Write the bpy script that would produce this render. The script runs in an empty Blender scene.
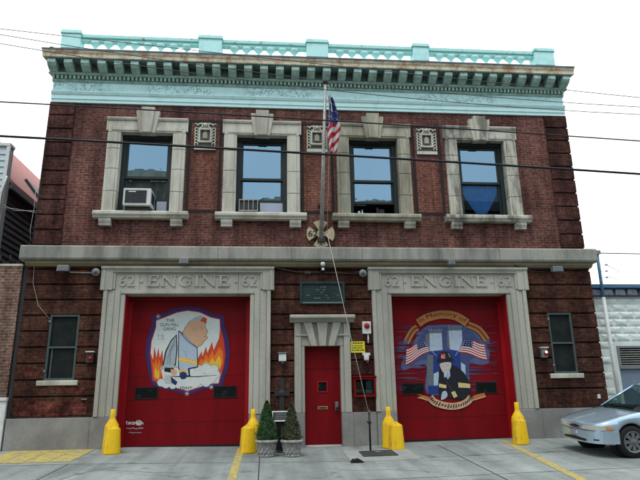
import bpy, bmesh, math, random
from mathutils import Vector, Matrix
R = math.radians
random.seed(62)
S = bpy.context.scene
C = S.collection
# ------------------------------------------------------------------ camera
CX, CY, CZ, YAW, PIT, ROL, F = -1.3055, -14.0, 1.1267, -0.09222, 0.27038, -0.01702, 569.25
Mr = (Matrix.Rotation(YAW, 3, 'Z') @ Matrix.Rotation(PIT, 3, 'X') @ Matrix.Rotation(-ROL, 3, 'Y'))
RT, FW, UP = Mr @ Vector((1, 0, 0)), Mr @ Vector((0, 1, 0)), Mr @ Vector((0, 0, 1))
CAM = Vector((CX, CY, CZ))
def P(u, v, Y=0.0):
    """photo measurement -> (X, Z) on the upright plane y = Y"""
    d = FW + RT * ((u - 320) / F) + UP * ((240 - v) / F)
    t = (Y - CY) / d.y
    q = CAM + d * t
    return q.x, q.z
cam = bpy.data.objects.new('camera', bpy.data.cameras.new('camera'))
C.objects.link(cam); S.camera = cam
m4 = Matrix((RT, UP, -FW)).transposed().to_4x4(); m4.translation = CAM
cam.matrix_world = m4
cam.data.sensor_width = 36; cam.data.lens = F / 640 * 36; cam.data.clip_end = 2000; cam.data.clip_start = 0.05

# ------------------------------------------------------------------ materials
def nt(name):
    m = bpy.data.materials.new(name); m.use_nodes = True
    n = m.node_tree.nodes; b = n['Principled BSDF']
    return m, n, m.node_tree.links, b
def col(c): return (c[0], c[1], c[2], 1)
def mat(name, c, rough=0.7, metal=0, var=0.25, scale=3.0, bump=0.0, bscale=40, c2=None, spec=0.3, streak=False, amount=(0.35, 0.7), fine=0.12):
    """painted / stone / metal surface with uneven tone, fine grain and optional second tone (dirt, rust, stain)"""
    m, n, l, b = nt(name)
    tc = n.new('ShaderNodeTexCoord'); mp = n.new('ShaderNodeMapping')
    l.new(tc.outputs['Object'], mp.inputs[0])
    if streak: mp.inputs['Scale'].default_value = (1, 1, 0.22)
    nz = n.new('ShaderNodeTexNoise'); nz.inputs['Scale'].default_value = scale; nz.inputs['Detail'].default_value = 7; nz.inputs['Roughness'].default_value = .65
    l.new(mp.outputs[0], nz.inputs['Vector'])
    rp = n.new('ShaderNodeValToRGB')
    rp.color_ramp.elements[0].position, rp.color_ramp.elements[1].position = amount
    if c2 is None: c2 = [x * (1 - var) for x in c]; 
    rp.color_ramp.elements[0].color = col(c2); rp.color_ramp.elements[1].color = col(c)
    l.new(nz.outputs['Fac'], rp.inputs[0])
    nf = n.new('ShaderNodeTexNoise'); nf.inputs['Scale'].default_value = bscale; nf.inputs['Detail'].default_value = 4
    l.new(tc.outputs['Object'], nf.inputs['Vector'])
    mr = n.new('ShaderNodeMapRange'); mr.inputs[1].default_value = .3; mr.inputs[2].default_value = .7
    mr.inputs[3].default_value = 1 - fine; mr.inputs[4].default_value = 1 + fine
    l.new(nf.outputs['Fac'], mr.inputs[0])
    mx = n.new('ShaderNodeVectorMath'); mx.operation = 'SCALE'
    l.new(rp.outputs[0], mx.inputs[0]); l.new(mr.outputs[0], mx.inputs['Scale'])
    l.new(mx.outputs[0], b.inputs['Base Color'])
    b.inputs['Roughness'].default_value = rough; b.inputs['Metallic'].default_value = metal
    b.inputs['Specular IOR Level'].default_value = spec
    if bump:
        bp = n.new('ShaderNodeBump'); bp.inputs['Strength'].default_value = bump; bp.inputs['Distance'].default_value = .01
        l.new(nf.outputs['Fac'], bp.inputs['Height']); l.new(bp.outputs[0], b.inputs['Normal'])
    return m
def brick(name, c1, c2, mort, soot, bw=.205, bh=.068, mo=.011, amount=(.42, .62), sc=.9):
    m, n, l, b = nt(name)
    tc = n.new('ShaderNodeTexCoord'); sp = n.new('ShaderNodeSeparateXYZ'); l.new(tc.outputs['Object'], sp.inputs[0])
    ad = n.new('ShaderNodeMath'); l.new(sp.outputs[0], ad.inputs[0]); l.new(sp.outputs[1], ad.inputs[1])
    cb = n.new('ShaderNodeCombineXYZ'); l.new(ad.outputs[0], cb.inputs[0]); l.new(sp.outputs[2], cb.inputs[1])
    br = n.new('ShaderNodeTexBrick'); l.new(cb.outputs[0], br.inputs['Vector'])
    br.inputs['Scale'].default_value = 1; br.inputs['Brick Width'].default_value = bw; br.inputs['Row Height'].default_value = bh
    br.inputs['Mortar Size'].default_value = mo; br.inputs['Mortar Smooth'].default_value = .3; br.inputs['Bias'].default_value = -.1
    br.inputs['Color1'].default_value = col(c1); br.inputs['Color2'].default_value = col(c2); br.inputs['Mortar'].default_value = col(mort)
    nz = n.new('ShaderNodeTexNoise'); nz.inputs['Scale'].default_value = sc; nz.inputs['Detail'].default_value = 8; nz.inputs['Roughness'].default_value = .7
    l.new(tc.outputs['Object'], nz.inputs['Vector'])
    rp = n.new('ShaderNodeValToRGB'); rp.color_ramp.elements[0].position, rp.color_ramp.elements[1].position = amount
    rp.color_ramp.elements[0].color = col(soot); rp.color_ramp.elements[1].color = (1, 1, 1, 1)
    l.new(nz.outputs['Fac'], rp.inputs[0])
    mu = n.new('ShaderNodeMix'); mu.data_type = 'RGBA'; mu.blend_type = 'MULTIPLY'; mu.inputs[0].default_value = 1
    l.new(br.outputs['Color'], mu.inputs[6]); l.new(rp.outputs[0], mu.inputs[7])
    n2 = n.new('ShaderNodeTexNoise'); n2.inputs['Scale'].default_value = 14; n2.inputs['Detail'].default_value = 5
    l.new(tc.outputs['Object'], n2.inputs['Vector'])
    mr = n.new('ShaderNodeMapRange'); mr.inputs[1].default_value = .3; mr.inputs[2].default_value = .7; mr.inputs[3].default_value = .55; mr.inputs[4].default_value = 1.45
    l.new(n2.outputs['Fac'], mr.inputs[0])
    sm = n.new('ShaderNodeMapping'); sm.inputs['Scale'].default_value = (3, 3, .3); l.new(tc.outputs['Object'], sm.inputs[0])
    sn = n.new('ShaderNodeTexNoise'); sn.inputs['Scale'].default_value = 1.2; sn.inputs['Detail'].default_value = 6; l.new(sm.outputs[0], sn.inputs['Vector'])
    sr_ = n.new('ShaderNodeMapRange'); sr_.inputs[1].default_value = .36; sr_.inputs[2].default_value = .56; sr_.inputs[3].default_value = .62; sr_.inputs[4].default_value = 1.1; l.new(sn.outputs['Fac'], sr_.inputs[0])
    sq = n.new('ShaderNodeMath'); sq.operation = 'MULTIPLY'; l.new(mr.outputs[0], sq.inputs[0]); l.new(sr_.outputs[0], sq.inputs[1])
    vm = n.new('ShaderNodeVectorMath'); vm.operation = 'SCALE'; l.new(mu.outputs[2], vm.inputs[0]); l.new(sq.outputs[0], vm.inputs['Scale'])
    l.new(vm.outputs[0], b.inputs['Base Color']); b.inputs['Roughness'].default_value = .9; b.inputs['Specular IOR Level'].default_value = .12
    bp = n.new('ShaderNodeBump'); bp.inputs['Strength'].default_value = .6; bp.inputs['Distance'].default_value = .008; bp.invert = True
    l.new(br.outputs['Fac'], bp.inputs['Height']); l.new(bp.outputs[0], b.inputs['Normal'])
    return m
def glass(name, tint=(.8, .9, .95), ior=1.75, wav=.06):
    m = bpy.data.materials.new(name); m.use_nodes = True; n = m.node_tree.nodes; l = m.node_tree.links; n.clear()
    o = n.new('ShaderNodeOutputMaterial'); mx = n.new('ShaderNodeMixShader'); t = n.new('ShaderNodeBsdfTransparent'); g = n.new('ShaderNodeBsdfGlossy')
    t.inputs[0].default_value = col(tint); g.inputs['Roughness'].default_value = .01; g.inputs['Color'].default_value = (.52, .80, 1, 1)
    fr = n.new('ShaderNodeFresnel'); fr.inputs[0].default_value = ior
    tc = n.new('ShaderNodeTexCoord'); nz = n.new('ShaderNodeTexNoise'); nz.inputs['Scale'].default_value = 2.2; l.new(tc.outputs['Object'], nz.inputs['Vector'])
    bp = n.new('ShaderNodeBump'); bp.inputs['Strength'].default_value = wav; bp.inputs['Distance'].default_value = .3
    l.new(nz.outputs['Fac'], bp.inputs['Height']); l.new(bp.outputs[0], g.inputs['Normal'])
    l.new(fr.outputs[0], mx.inputs[0]); l.new(t.outputs[0], mx.inputs[1]); l.new(g.outputs[0], mx.inputs[2]); l.new(mx.outputs[0], o.inputs[0])
    return m
def flat(name, c, rough=.6): return mat(name, c, rough, var=.12, scale=5, fine=.05)
M = {}
M['brick_up'] = brick('upper red brick', (.205, .070, .052), (.11, .040, .032), (.165, .115, .10), (.42, .39, .38), amount=(.36, .60), sc=.7)
M['brick_lo'] = brick('lower brown brick', (.115, .040, .024), (.055, .022, .015), (.08, .048, .036), (.48, .43, .43))
M['brick_q'] = brick('sooty quoin brick', (.125, .040, .030), (.060, .024, .019), (.085, .055, .045), (.45, .42, .42))
M['brick_panel'] = brick('panel brick', (.24, .075, .05), (.15, .05, .036), (.19, .13, .10), (.75, .7, .7))
M['dark_brick'] = mat('dark header brick', (.035, .025, .025), .9, var=.5, scale=12)
M['tan_brick'] = brick('tan neighbour brick', (.24, .12, .085), (.17, .085, .065), (.26, .22, .18), (.7, .68, .66))
M['opp_brick'] = brick('opposite buff brick', (.34, .27, .2), (.28, .22, .17), (.3, .28, .25), (.8, .8, .8))
M['stone'] = mat('pale limestone', (.54, .52, .43), .85, scale=2.2, c2=(.30, .28, .22), bump=.25, streak=True, amount=(.33, .58))
M['stone2'] = mat('weathered limestone', (.40, .38, .29), .85, scale=3, c2=(.20, .18, .13), bump=.3, streak=True, amount=(.36, .62))
M['stone3'] = mat('blotched limestone', (.50, .48, .39), .85, scale=3.5, c2=(.17, .16, .13), bump=.3, streak=True, amount=(.40, .56))
M['medal_back'] = mat('dark carved stone', (.16, .155, .135), .9, scale=8)  # darker back plate behind the pale carving
M['door_stone'] = mat('garage surround limestone', (.42, .41, .34), .85, scale=1.6, c2=(.29, .28, .235), bump=.2, streak=True, amount=(.35, .65))
M['belt'] = mat('belt course stone', (.32, .31, .265), .9, scale=1.7, c2=(.15, .15, .13), bump=.3, streak=True, amount=(.36, .6))
M['belt_tan'] = mat('tan bed moulding stone', (.33, .27, .15), .9, scale=1.5, c2=(.19, .17, .11), bump=.2)
M['granite'] = mat('grey granite base', (.27, .265, .245), .85, scale=1.3, c2=(.17, .165, .155), bump=.25, bscale=90, fine=.2, amount=(.35, .65))
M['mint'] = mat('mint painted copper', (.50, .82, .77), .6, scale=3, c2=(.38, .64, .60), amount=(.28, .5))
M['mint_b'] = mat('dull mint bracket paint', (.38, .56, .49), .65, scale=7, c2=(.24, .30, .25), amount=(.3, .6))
M['mint_d'] = mat('shaded mint', (.17, .24, .20), .8, scale=5, c2=(.08, .115, .10), amount=(.35, .6))  # mint darkened to paint in shade behind brackets and dentils and under the soffit
def frieze_mat():
    m = mat('peeling mint frieze paint', (.62, .87, .83), .6, scale=4, c2=(.52, .76, .72)); n = m.node_tree.nodes; l = m.node_tree.links; b = n['Principled BSDF']
    old = b.inputs['Base Color'].links[0].from_socket; tc = [q for q in n if q.type == 'TEX_COORD'][0]
    a = n.new('ShaderNodeTexNoise'); a.inputs['Scale'].default_value = 5; a.inputs['Detail'].default_value = 6; a.inputs['Roughness'].default_value = .7; l.new(tc.outputs['Object'], a.inputs['Vector'])
    s1 = n.new('ShaderNodeMath'); s1.operation = 'SUBTRACT'; s1.inputs[1].default_value = .5; l.new(a.outputs['Fac'], s1.inputs[0]); s2 = n.new('ShaderNodeMath'); s2.operation = 'ABSOLUTE'; l.new(s1.outputs[0], s2.inputs[0])
    mr = n.new('ShaderNodeMapRange'); mr.inputs[1].default_value = .006; mr.inputs[2].default_value = .022; mr.inputs[3].default_value = 1; mr.inputs[4].default_value = 0; l.new(s2.outputs[0], mr.inputs[0])
    c = n.new('ShaderNodeTexNoise'); c.inputs['Scale'].default_value = .8; c.inputs['Detail'].default_value = 3; l.new(tc.outputs['Object'], c.inputs['Vector'])
    mc = n.new('ShaderNodeMapRange'); mc.inputs[1].default_value = .46; mc.inputs[2].default_value = .54; l.new(c.outputs['Fac'], mc.inputs[0])
    mu = n.new('ShaderNodeMath'); mu.operation = 'MULTIPLY'; l.new(mr.outputs[0], mu.inputs[0]); l.new(mc.outputs[0], mu.inputs[1])
    mx = n.new('ShaderNodeMix'); mx.data_type = 'RGBA'; l.new(mu.outputs[0], mx.inputs[0]); l.new(old, mx.inputs[6]); mx.inputs[7].default_value = (.10, .14, .16, 1); l.new(mx.outputs[2], b.inputs['Base Color']); return m
M['mint_frieze'] = frieze_mat()
M['mint_a'] = mat('pale mint architrave paint', (.62, .88, .84), .6, scale=4, c2=(.48, .74, .70), amount=(.3, .5))
M['rust_paint'] = mat('rusty cream fascia paint', (.66, .60, .43), .75, scale=5, c2=(.40, .22, .11), amount=(.36, .56))
M['mint_rust'] = mat('mint rail paint with rust', (.42, .74, .67), .7, scale=5, c2=(.28, .14, .07), amount=(.33, .42))
M['lead'] = mat('grey blue lead flashing', (.16, .19, .22), .6, scale=5, c2=(.09, .1, .12))
M['frame'] = mat('dark green window frame', (.022, .032, .032), .5, scale=8)
M['frame2'] = mat('worn green screen frame', (.07, .10, .095), .6, scale=8)
M['screen'] = mat('dark mesh screen', (.006, .009, .009), .7, scale=3, c2=(.018, .022, .02), spec=.12)
M['red'] = mat('dark red door paint', (.205, .0045, .008), .38, scale=2.2, c2=(.125, .004, .007), amount=(.30, .62), fine=.07, bscale=25, spec=.16, streak=True, bump=.06)
M['red_b'] = mat('lit jamb red', (.36, .007, .012), .45, scale=2, var=.25, fine=.05)  # jamb red brightened for the light on the reveals; also small lenses and trim
M['red_dk'] = flat('red seam', (.035, .002, .003))
M['white'] = mat('white painted metal', (.68, .68, .64), .5, scale=5, var=.2)
M['black'] = mat('black painted metal', (.015, .015, .016), .5, scale=8)
M['iron'] = mat('dark iron', (.03, .03, .032), .6, scale=8)
M['grey'] = mat('grey metal', (.22, .23, .24), .45, scale=8, metal=.3)
M['bronze'] = mat('green bronze', (.018, .040, .038), .55, scale=4, c2=(.012, .025, .025))
M['bronze_l'] = flat('bronze edge', (.12, .17, .15))
M['brass'] = mat('brass', (.55, .42, .18), .35, metal=.6, scale=8)
M['conduit'] = mat('brown painted conduit', (.07, .045, .04), .7)
M['alu'] = mat('pale pole metal', (.42, .43, .40), .5, metal=.3, scale=5, c2=(.25, .24, .2))
M['yellow'] = mat('yellow safety paint', (.76, .47, .006), .55, scale=5, c2=(.34, .20, .03), amount=(.34, .47), fine=.10, bump=.35, streak=True)
M['tan'] = mat('tan painted plate', (.50, .42, .27), .6, scale=8, c2=(.35, .28, .18))
M['concrete_pot'] = mat('cast concrete planter', (.40, .40, .37), .9, scale=10, c2=(.22, .22, .2), bump=.3)
M['soil'] = mat('soil', (.03, .022, .015), .95)
M['bark'] = mat('bark', (.06, .04, .025), .9)
M['glass'] = glass('window glass', ior=3.3, wav=.006)
M['glass_clear'] = glass('curtained window glass', tint=(.93, .97, 1), ior=1.4, wav=.004)
M['glass_car'] = glass('car glass', (.55, .65, .62), 1.6, .0)
M['lamp_glass'] = flat('dull lamp glass', (.09, .10, .11), .3)
M['room'] = flat('dim interior', (.10, .095, .085), .9)
M['blind'] = flat('pale filler panel', (.42, .47, .58), .5)
M['curtain'] = mat('blue curtain', (.06, .26, .66), .85, scale=6)
M['rope'] = flat('pale rope', (.45, .42, .36), .9)
M['wire'] = flat('black cable', (.02, .022, .028), .6)
M['rubber'] = mat('rubber', (.015, .015, .015), .8, scale=10)
M['plastic_bk'] = flat('black plastic', (.012, .012, .012), .4)

# concrete pavement with slabs of differing tone, cracks, stains
def pavement():
    m, n, l, b = nt('worn concrete pavement')
    tc = n.new('ShaderNodeTexCoord')
    def noise(s, d=8, r=.65):
        z = n.new('ShaderNodeTexNoise'); z.inputs['Scale'].default_value = s; z.inputs['Detail'].default_value = d; z.inputs['Roughness'].default_value = r
        l.new(tc.outputs['Object'], z.inputs['Vector']); return z
    a = noise(.7); rp = n.new('ShaderNodeValToRGB')
    rp.color_ramp.elements[0].position = .32; rp.color_ramp.elements[1].position = .68
    rp.color_ramp.elements[0].color = (.175, .198, .188, 1); rp.color_ramp.elements[1].color = (.30, .33, .31, 1)
    l.new(a.outputs['Fac'], rp.inputs[0])
    br = n.new('ShaderNodeTexBrick'); br.inputs['Scale'].default_value = 1; br.inputs['Brick Width'].default_value = 1.55; br.inputs['Row Height'].default_value = 1.9
    br.offset = 0; br.inputs['Mortar Size'].default_value = 0; br.inputs['Color1'].default_value = (.86, .86, .86, 1); br.inputs['Color2'].default_value = (1.08, 1.08, 1.08, 1)
    l.new(tc.outputs['Object'], br.inputs['Vector'])
    mu = n.new('ShaderNodeMix'); mu.data_type = 'RGBA'; mu.blend_type = 'MULTIPLY'; mu.inputs[0].default_value = 1
    l.new(rp.outputs[0], mu.inputs[6]); l.new(br.outputs[0], mu.inputs[7])
    f = noise(60, 5); mr = n.new('ShaderNodeMapRange'); mr.inputs[1].default_value = .3; mr.inputs[2].default_value = .7; mr.inputs[3].default_value = .78; mr.inputs[4].default_value = 1.22
    l.new(f.outputs['Fac'], mr.inputs[0])
    g = noise(4, 9, .75); mg = n.new('ShaderNodeMapRange'); mg.inputs[1].default_value = .3; mg.inputs[2].default_value = .46; mg.inputs[3].default_value = .62; mg.inputs[4].default_value = 1.0
    l.new(g.outputs['Fac'], mg.inputs[0])
    o1 = noise(1.9, 3, .5); mo = n.new('ShaderNodeMapRange'); mo.inputs[1].default_value = .62; mo.inputs[2].default_value = .70; mo.inputs[3].default_value = 1.0; mo.inputs[4].default_value = .66
    l.new(o1.outputs['Fac'], mo.inputs[0])
    o2 = noise(14, 3, .5); mp = n.new('ShaderNodeMapRange'); mp.inputs[1].default_value = .68; mp.inputs[2].default_value = .72; mp.inputs[3].default_value = 1.0; mp.inputs[4].default_value = .6
    l.new(o2.outputs['Fac'], mp.inputs[0])
    st = n.new('ShaderNodeMapping'); st.inputs['Scale'].default_value = (3.2, .22, 1); l.new(tc.outputs['Object'], st.inputs[0])
    o3 = n.new('ShaderNodeTexNoise'); o3.inputs['Scale'].default_value = 1; o3.inputs['Detail'].default_value = 6; l.new(st.outputs[0], o3.inputs['Vector'])
    ms = n.new('ShaderNodeMapRange'); ms.inputs[1].default_value = .35; ms.inputs[2].default_value = .62; ms.inputs[3].default_value = .78; ms.inputs[4].default_value = 1.08; l.new(o3.outputs['Fac'], ms.inputs[0])
    prod = mr.outputs[0]
    for z in (mo, mp, ms):
        y_ = n.new('ShaderNodeMath'); y_.operation = 'MULTIPLY'; l.new(prod, y_.inputs[0]); l.new(z.outputs[0], y_.inputs[1]); prod = y_.outputs[0]
    q = n.new('ShaderNodeMath'); q.operation = 'MULTIPLY'; l.new(prod, q.inputs[0]); l.new(mg.outputs[0], q.inputs[1])
    vm = n.new('ShaderNodeVectorMath'); vm.operation = 'SCALE'; l.new(mu.outputs[2], vm.inputs[0]); l.new(q.outputs[0], vm.inputs['Scale'])
    l.new(vm.outputs[0], b.inputs['Base Color']); b.inputs['Roughness'].default_value = .85
    bp = n.new('ShaderNodeBump'); bp.inputs['Strength'].default_value = .35; bp.inputs['Distance'].default_value = .006
    l.new(f.outputs['Fac'], bp.inputs['Height']); l.new(bp.outputs[0], b.inputs['Normal'])
    return m
M['pave'] = pavement()
M['asphalt'] = mat('asphalt', (.06, .06, .062), .9, scale=2, bump=.4, bscale=120, fine=.3)
M['kerb'] = mat('steel grey kerb stone', (.24, .24, .23), .85, scale=4, bump=.2)
M['soilground'] = mat('rough ground', (.10, .10, .08), .95, scale=.5)
M['joint'] = mat('dirt filled joint', (.045, .045, .04), .95, scale=9)
M['ypaint'] = mat('worn yellow road paint', (.50, .38, .09), .8, scale=9, c2=(.27, .26, .17), amount=(.40, .56), fine=.25, bscale=60)
M['hatch'] = mat('steel hatch plate', (.045, .05, .052), .6, scale=12, bump=.4)
M['pad'] = mat('light concrete pad', (.34, .35, .32), .9, scale=3, bump=.2)

# ------------------------------------------------------------------ mesh builder
class MB:
    def __init__(s, loc=(0, 0, 0)):
        s.bm = bmesh.new(); s.mats = []; s.o = Vector(loc)
    def mi(s, m):
        if m not in s.mats: s.mats.append(m)
        return s.mats.index(m)
    def face(s, pts, m, smooth=False):
        vs = [s.bm.verts.new(Vector(p) - s.o) for p in pts]
        try: f = s.bm.faces.new(vs)
        except ValueError: return
        f.material_index = s.mi(m); f.smooth = smooth; return f
    def hexa(s, a, m):
        """8 points: bottom ring 0-3, top ring 4-7"""
        vs = [s.bm.verts.new(Vector(p) - s.o) for p in a]; k = s.mi(m)
        for q in ((3, 2, 1, 0), (4, 5, 6, 7), (0, 1, 5, 4), (1, 2, 6, 5), (2, 3, 7, 6), (3, 0, 4, 7)):
            f = s.bm.faces.new([vs[i] for i in q]); f.material_index = k
    def box(s, x0, x1, y0, y1, z0, z1, m):
        s.hexa([(x0, y0, z0), (x1, y0, z0), (x1, y1, z0), (x0, y1, z0), (x0, y0, z1), (x1, y0, z1), (x1, y1, z1), (x0, y1, z1)], m); return s
    def prism(s, pts, y0, y1, m):
        """outline in XZ pushed through from y0 to y1"""
        k = s.mi(m); n = len(pts)
        a = [s.bm.verts.new(Vector((x, y0, z)) - s.o) for x, z in pts]; b = [s.bm.verts.new(Vector((x, y1, z)) - s.o) for x, z in pts]
        for f in [s.bm.faces.new(a), s.bm.faces.new(b[::-1])] + [s.bm.faces.new((a[i], b[i], b[(i + 1) % n], a[(i + 1) % n])) for i in range(n)]:
            f.material_index = k
        return s
    def run(s, prof, x0, x1, m, ex=None):
        """outline in YZ run along X; ex = how far each end sticks out per unit of projection"""
        k = s.mi(m); n = len(prof)
        e = ex or 0
        a = [s.bm.verts.new(Vector((x0 + (y * e if y < 0 else 0), y, z)) - s.o) for y, z in prof]
        b = [s.bm.verts.new(Vector((x1 - (y * e if y < 0 else 0), y, z)) - s.o) for y, z in prof]
        for f in [s.bm.faces.new(a), s.bm.faces.new(b[::-1])] + [s.bm.faces.new((a[i], b[i], b[(i + 1) % n], a[(i + 1) % n])) for i in range(n)]:
            f.material_index = k
        return s
    def lathe(s, prof, c, m, n=20, smooth=True, axis='Z', sx=1, sy=1, cap=True):
        k = s.mi(m); rings = []
        for r, h in prof:
            ring = []
            for i in range(n):
                t = 2 * math.pi * i / n; a, b = math.cos(t) * r * sx, math.sin(t) * r * sy
                v = {'Z': (a, b, h), 'Y': (a, h, b), 'X': (h, a, b)}[axis]
                ring.append(s.bm.verts.new(Vector(c) + Vector(v) - s.o))
            rings.append(ring)
        for p, q in zip(rings, rings[1:]):
            for i in range(n):
                f = s.bm.faces.new((p[i], p[(i + 1) % n], q[(i + 1) % n], q[i])); f.material_index = k; f.smooth = smooth
        for ring in (rings[0], rings[-1]) if cap else ():
            f = s.bm.faces.new(ring); f.material_index = k
        return s
    def tube(s, pts, r, m, n=8):
        k = s.mi(m); pts = [Vector(p) for p in pts]; rings = []
        for i, p in enumerate(pts):
            d = (pts[min(i + 1, len(pts) - 1)] - pts[max(i - 1, 0)]).normalized()
            u = d.cross(Vector((0, 0, 1)));
            if u.length < .05: u = d.cross(Vector((0, 1, 0)))
            u.normalize(); w = d.cross(u)
            rr = r[i] if isinstance(r, (list, tuple)) else r
            rings.append([s.bm.verts.new(p + (u * math.cos(2 * math.pi * j / n) + w * math.sin(2 * math.pi * j / n)) * rr - s.o) for j in range(n)])
        for p, q in zip(rings, rings[1:]):
            for i in range(n):
                f = s.bm.faces.new((p[i], p[(i + 1) % n], q[(i + 1) % n], q[i])); f.material_index = k; f.smooth = True
        for ring in (rings[0], rings[-1]):
            f = s.bm.faces.new(ring); f.material_index = k
        return s
    def wall(s, x0, x1, z0, z1, holes, y0, y1, m):
        """upright slab with rectangular openings (x0,x1,z0,z1)"""
        xs = sorted({x0, x1} | {min(max(v, x0), x1) for h in holes for v in h[:2]}); zs = sorted({z0, z1} | {min(max(v, z0), z1) for h in holes for v in h[2:4]})
        def solid(i, j):
            if i < 0 or j < 0 or i >= len(xs) - 1 or j >= len(zs) - 1: return False
            cx, cz = (xs[i] + xs[i + 1]) / 2, (zs[j] + zs[j + 1]) / 2
            return not any(h[0] < cx < h[1] and h[2] < cz < h[3] for h in holes)
        for i in range(len(xs) - 1):
            for j in range(len(zs) - 1):
                if not solid(i, j): continue
                a, b, c, d = xs[i], xs[i + 1], zs[j], zs[j + 1]
                s.face([(a, y0, c), (b, y0, c), (b, y0, d), (a, y0, d)], m); s.face([(a, y1, d), (b, y1, d), (b, y1, c), (a, y1, c)], m)
                if not solid(i - 1, j): s.face([(a, y1, c), (a, y0, c), (a, y0, d), (a, y1, d)], m)
                if not solid(i + 1, j): s.face([(b, y0, c), (b, y1, c), (b, y1, d), (b, y0, d)], m)
                if not solid(i, j - 1): s.face([(a, y1, c), (b, y1, c), (b, y0, c), (a, y0, c)], m)
                if not solid(i, j + 1): s.face([(a, y0, d), (b, y0, d), (b, y1, d), (a, y1, d)], m)
        return s
    def ribbon(s, pts, w, y, m, y1=None):
        """brush stroke / letter stroke in XZ at depth y (solid to y1 if given)"""
        pts = [Vector((p[0], p[1])) for p in pts]; L, Rr = [], []
        for i, p in enumerate(pts):
            d = (pts[min(i + 1, len(pts) - 1)] - pts[max(i - 1, 0)])
            if d.length < 1e-9: continue
            d.normalize(); q = Vector((-d.y, d.x)); ww = (w[i] if isinstance(w, (list, tuple)) else w) / 2
            L.append(p + q * ww); Rr.append(p - q * ww)
        if y1 is None:
            for i in range(len(L) - 1):
                s.face([(Rr[i].x, y, Rr[i].y), (Rr[i + 1].x, y, Rr[i + 1].y), (L[i + 1].x, y, L[i + 1].y), (L[i].x, y, L[i].y)], m)
        else:
            s.prism([(v.x, v.y) for v in Rr] + [(v.x, v.y) for v in L[::-1]], y, y1, m)
        return s
    def build(s, name, parent=None, bevel=0, recalc=True):
        me = bpy.data.meshes.new(name)
        if recalc: bmesh.ops.recalc_face_normals(s.bm, faces=s.bm.faces[:])
        s.bm.to_mesh(me); s.bm.free()
        for m in s.mats: me.materials.append(M[m] if isinstance(m, str) else m)
        o = bpy.data.objects.new(name, me); C.objects.link(o)
        if parent: o.parent = parent
        else: o.location = s.o
        if bevel:
            b = o.modifiers.new('bevel', 'BEVEL'); b.width = bevel; b.segments = 2; b.limit_method = 'ANGLE'; b.angle_limit = R(40)
        return o
def tag(o, label=None, cat=None, group=None, kind=None):
    for k, v in (('label', label), ('category', cat), ('group', group), ('kind', kind)):
        if v: o[k] = v
    return o
def thing(name, loc, label, cat, group=None, rz=0):
    o = bpy.data.objects.new(name, None); C.objects.link(o); o.location = loc; o.rotation_euler = (0, 0, rz); o.empty_display_size = .1
    return tag(o, label, cat, group)
def copy_tree(o, parent=None):
    c = o.copy(); C.objects.link(c); c.parent = parent
    for ch in [k for k in bpy.data.objects if k.parent == o]: copy_tree(ch, c)
    return c
def text_tris(txt, x0, x1, z0, z1, warp=None, off=0.0):
    """letter outlines fitted into a rectangle; returns faces as lists of (x,z)"""
    cu = bpy.data.curves.new('t', 'FONT'); cu.body = txt; cu.fill_mode = 'FRONT'; cu.offset = off; cu.resolution_u = 3
    o = bpy.data.objects.new('t', cu); C.objects.link(o)
    dg = bpy.context.evaluated_depsgraph_get(); me = bpy.data.meshes.new_from_object(o.evaluated_get(dg))
    vs = [(v.co.x, v.co.y) for v in me.vertices]; fs = [tuple(p.vertices) for p in me.polygons]
    bpy.data.objects.remove(o); bpy.data.curves.remove(cu); bpy.data.meshes.remove(me)
    ax, bx = min(v[0] for v in vs), max(v[0] for v in vs); az, bz = min(v[1] for v in vs), max(v[1] for v in vs)
    q = [(x0 + (x1 - x0) * (v[0] - ax) / (bx - ax), z0 + (z1 - z0) * (v[1] - az) / (bz - az)) for v in vs]
    if warp: q = [warp(*p) for p in q]
    return [[q[i] for i in f] for f in fs]
def put_text(mb, txt, x0, x1, z0, z1, y, m, warp=None):
    for f in text_tris(txt, x0, x1, z0, z1, warp): mb.face([(p[0], y, p[1]) for p in f], m)
def carve_text(mb, txt, x0, x1, z0, z1, y, y1, m):
    for f in text_tris(txt, x0, x1, z0, z1): mb.prism(f, y, y1, m)

def gz(x, y):
    yy = min(y, 0)
    if yy < -5.2: return None
    return .06 * yy + .02 + .08 * min(1, abs(x) / 5)

# ------------------------------------------------------------------ ground
def grid(name, xs, ys, f, m):
    b = MB(); k = b.mi(m)
    V = [[b.bm.verts.new((x, y, f(x, y))) for y in ys] for x in xs]
    for i in range(len(xs) - 1):
        for j in range(len(ys) - 1):
            fc = b.bm.faces.new((V[i][j], V[i + 1][j], V[i + 1][j + 1], V[i][j + 1])); fc.material_index = k
    return tag(b.build(name), kind='structure')
xs = [-60, -30, -14, -9, -7, -5, -4, -3, -2, -1, 0, 1, 2, 3, 4, 5, 7, 9, 14, 30, 60]
grid('sidewalk', xs, [-5.2, -4, -3, -2, -1, 0, .6, 3], gz, 'pave')
KZ = -.27
b = MB(); b.box(-60, 60, -5.36, -5.2, -.7, -.22, 'kerb'); tag(b.build('kerb', bevel=.015), kind='structure')
grid('road', [-60, 60], [-16.5, -5.36], lambda x, y: -.42, 'asphalt')
b = MB(); b.box(-60, 60, -16.66, -16.5, -.7, -.28, 'kerb'); tag(b.build('far_kerb', bevel=.015), kind='structure')
grid('far_sidewalk', [-60, 60], [-22, -16.66], lambda x, y: -.28, 'pave')
b = MB(); b.face([(-400, -400, -.75), (400, -400, -.75), (400, 400, -.75), (-400, 400, -.75)], 'soilground'); tag(b.build('ground'), kind='structure')
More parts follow.
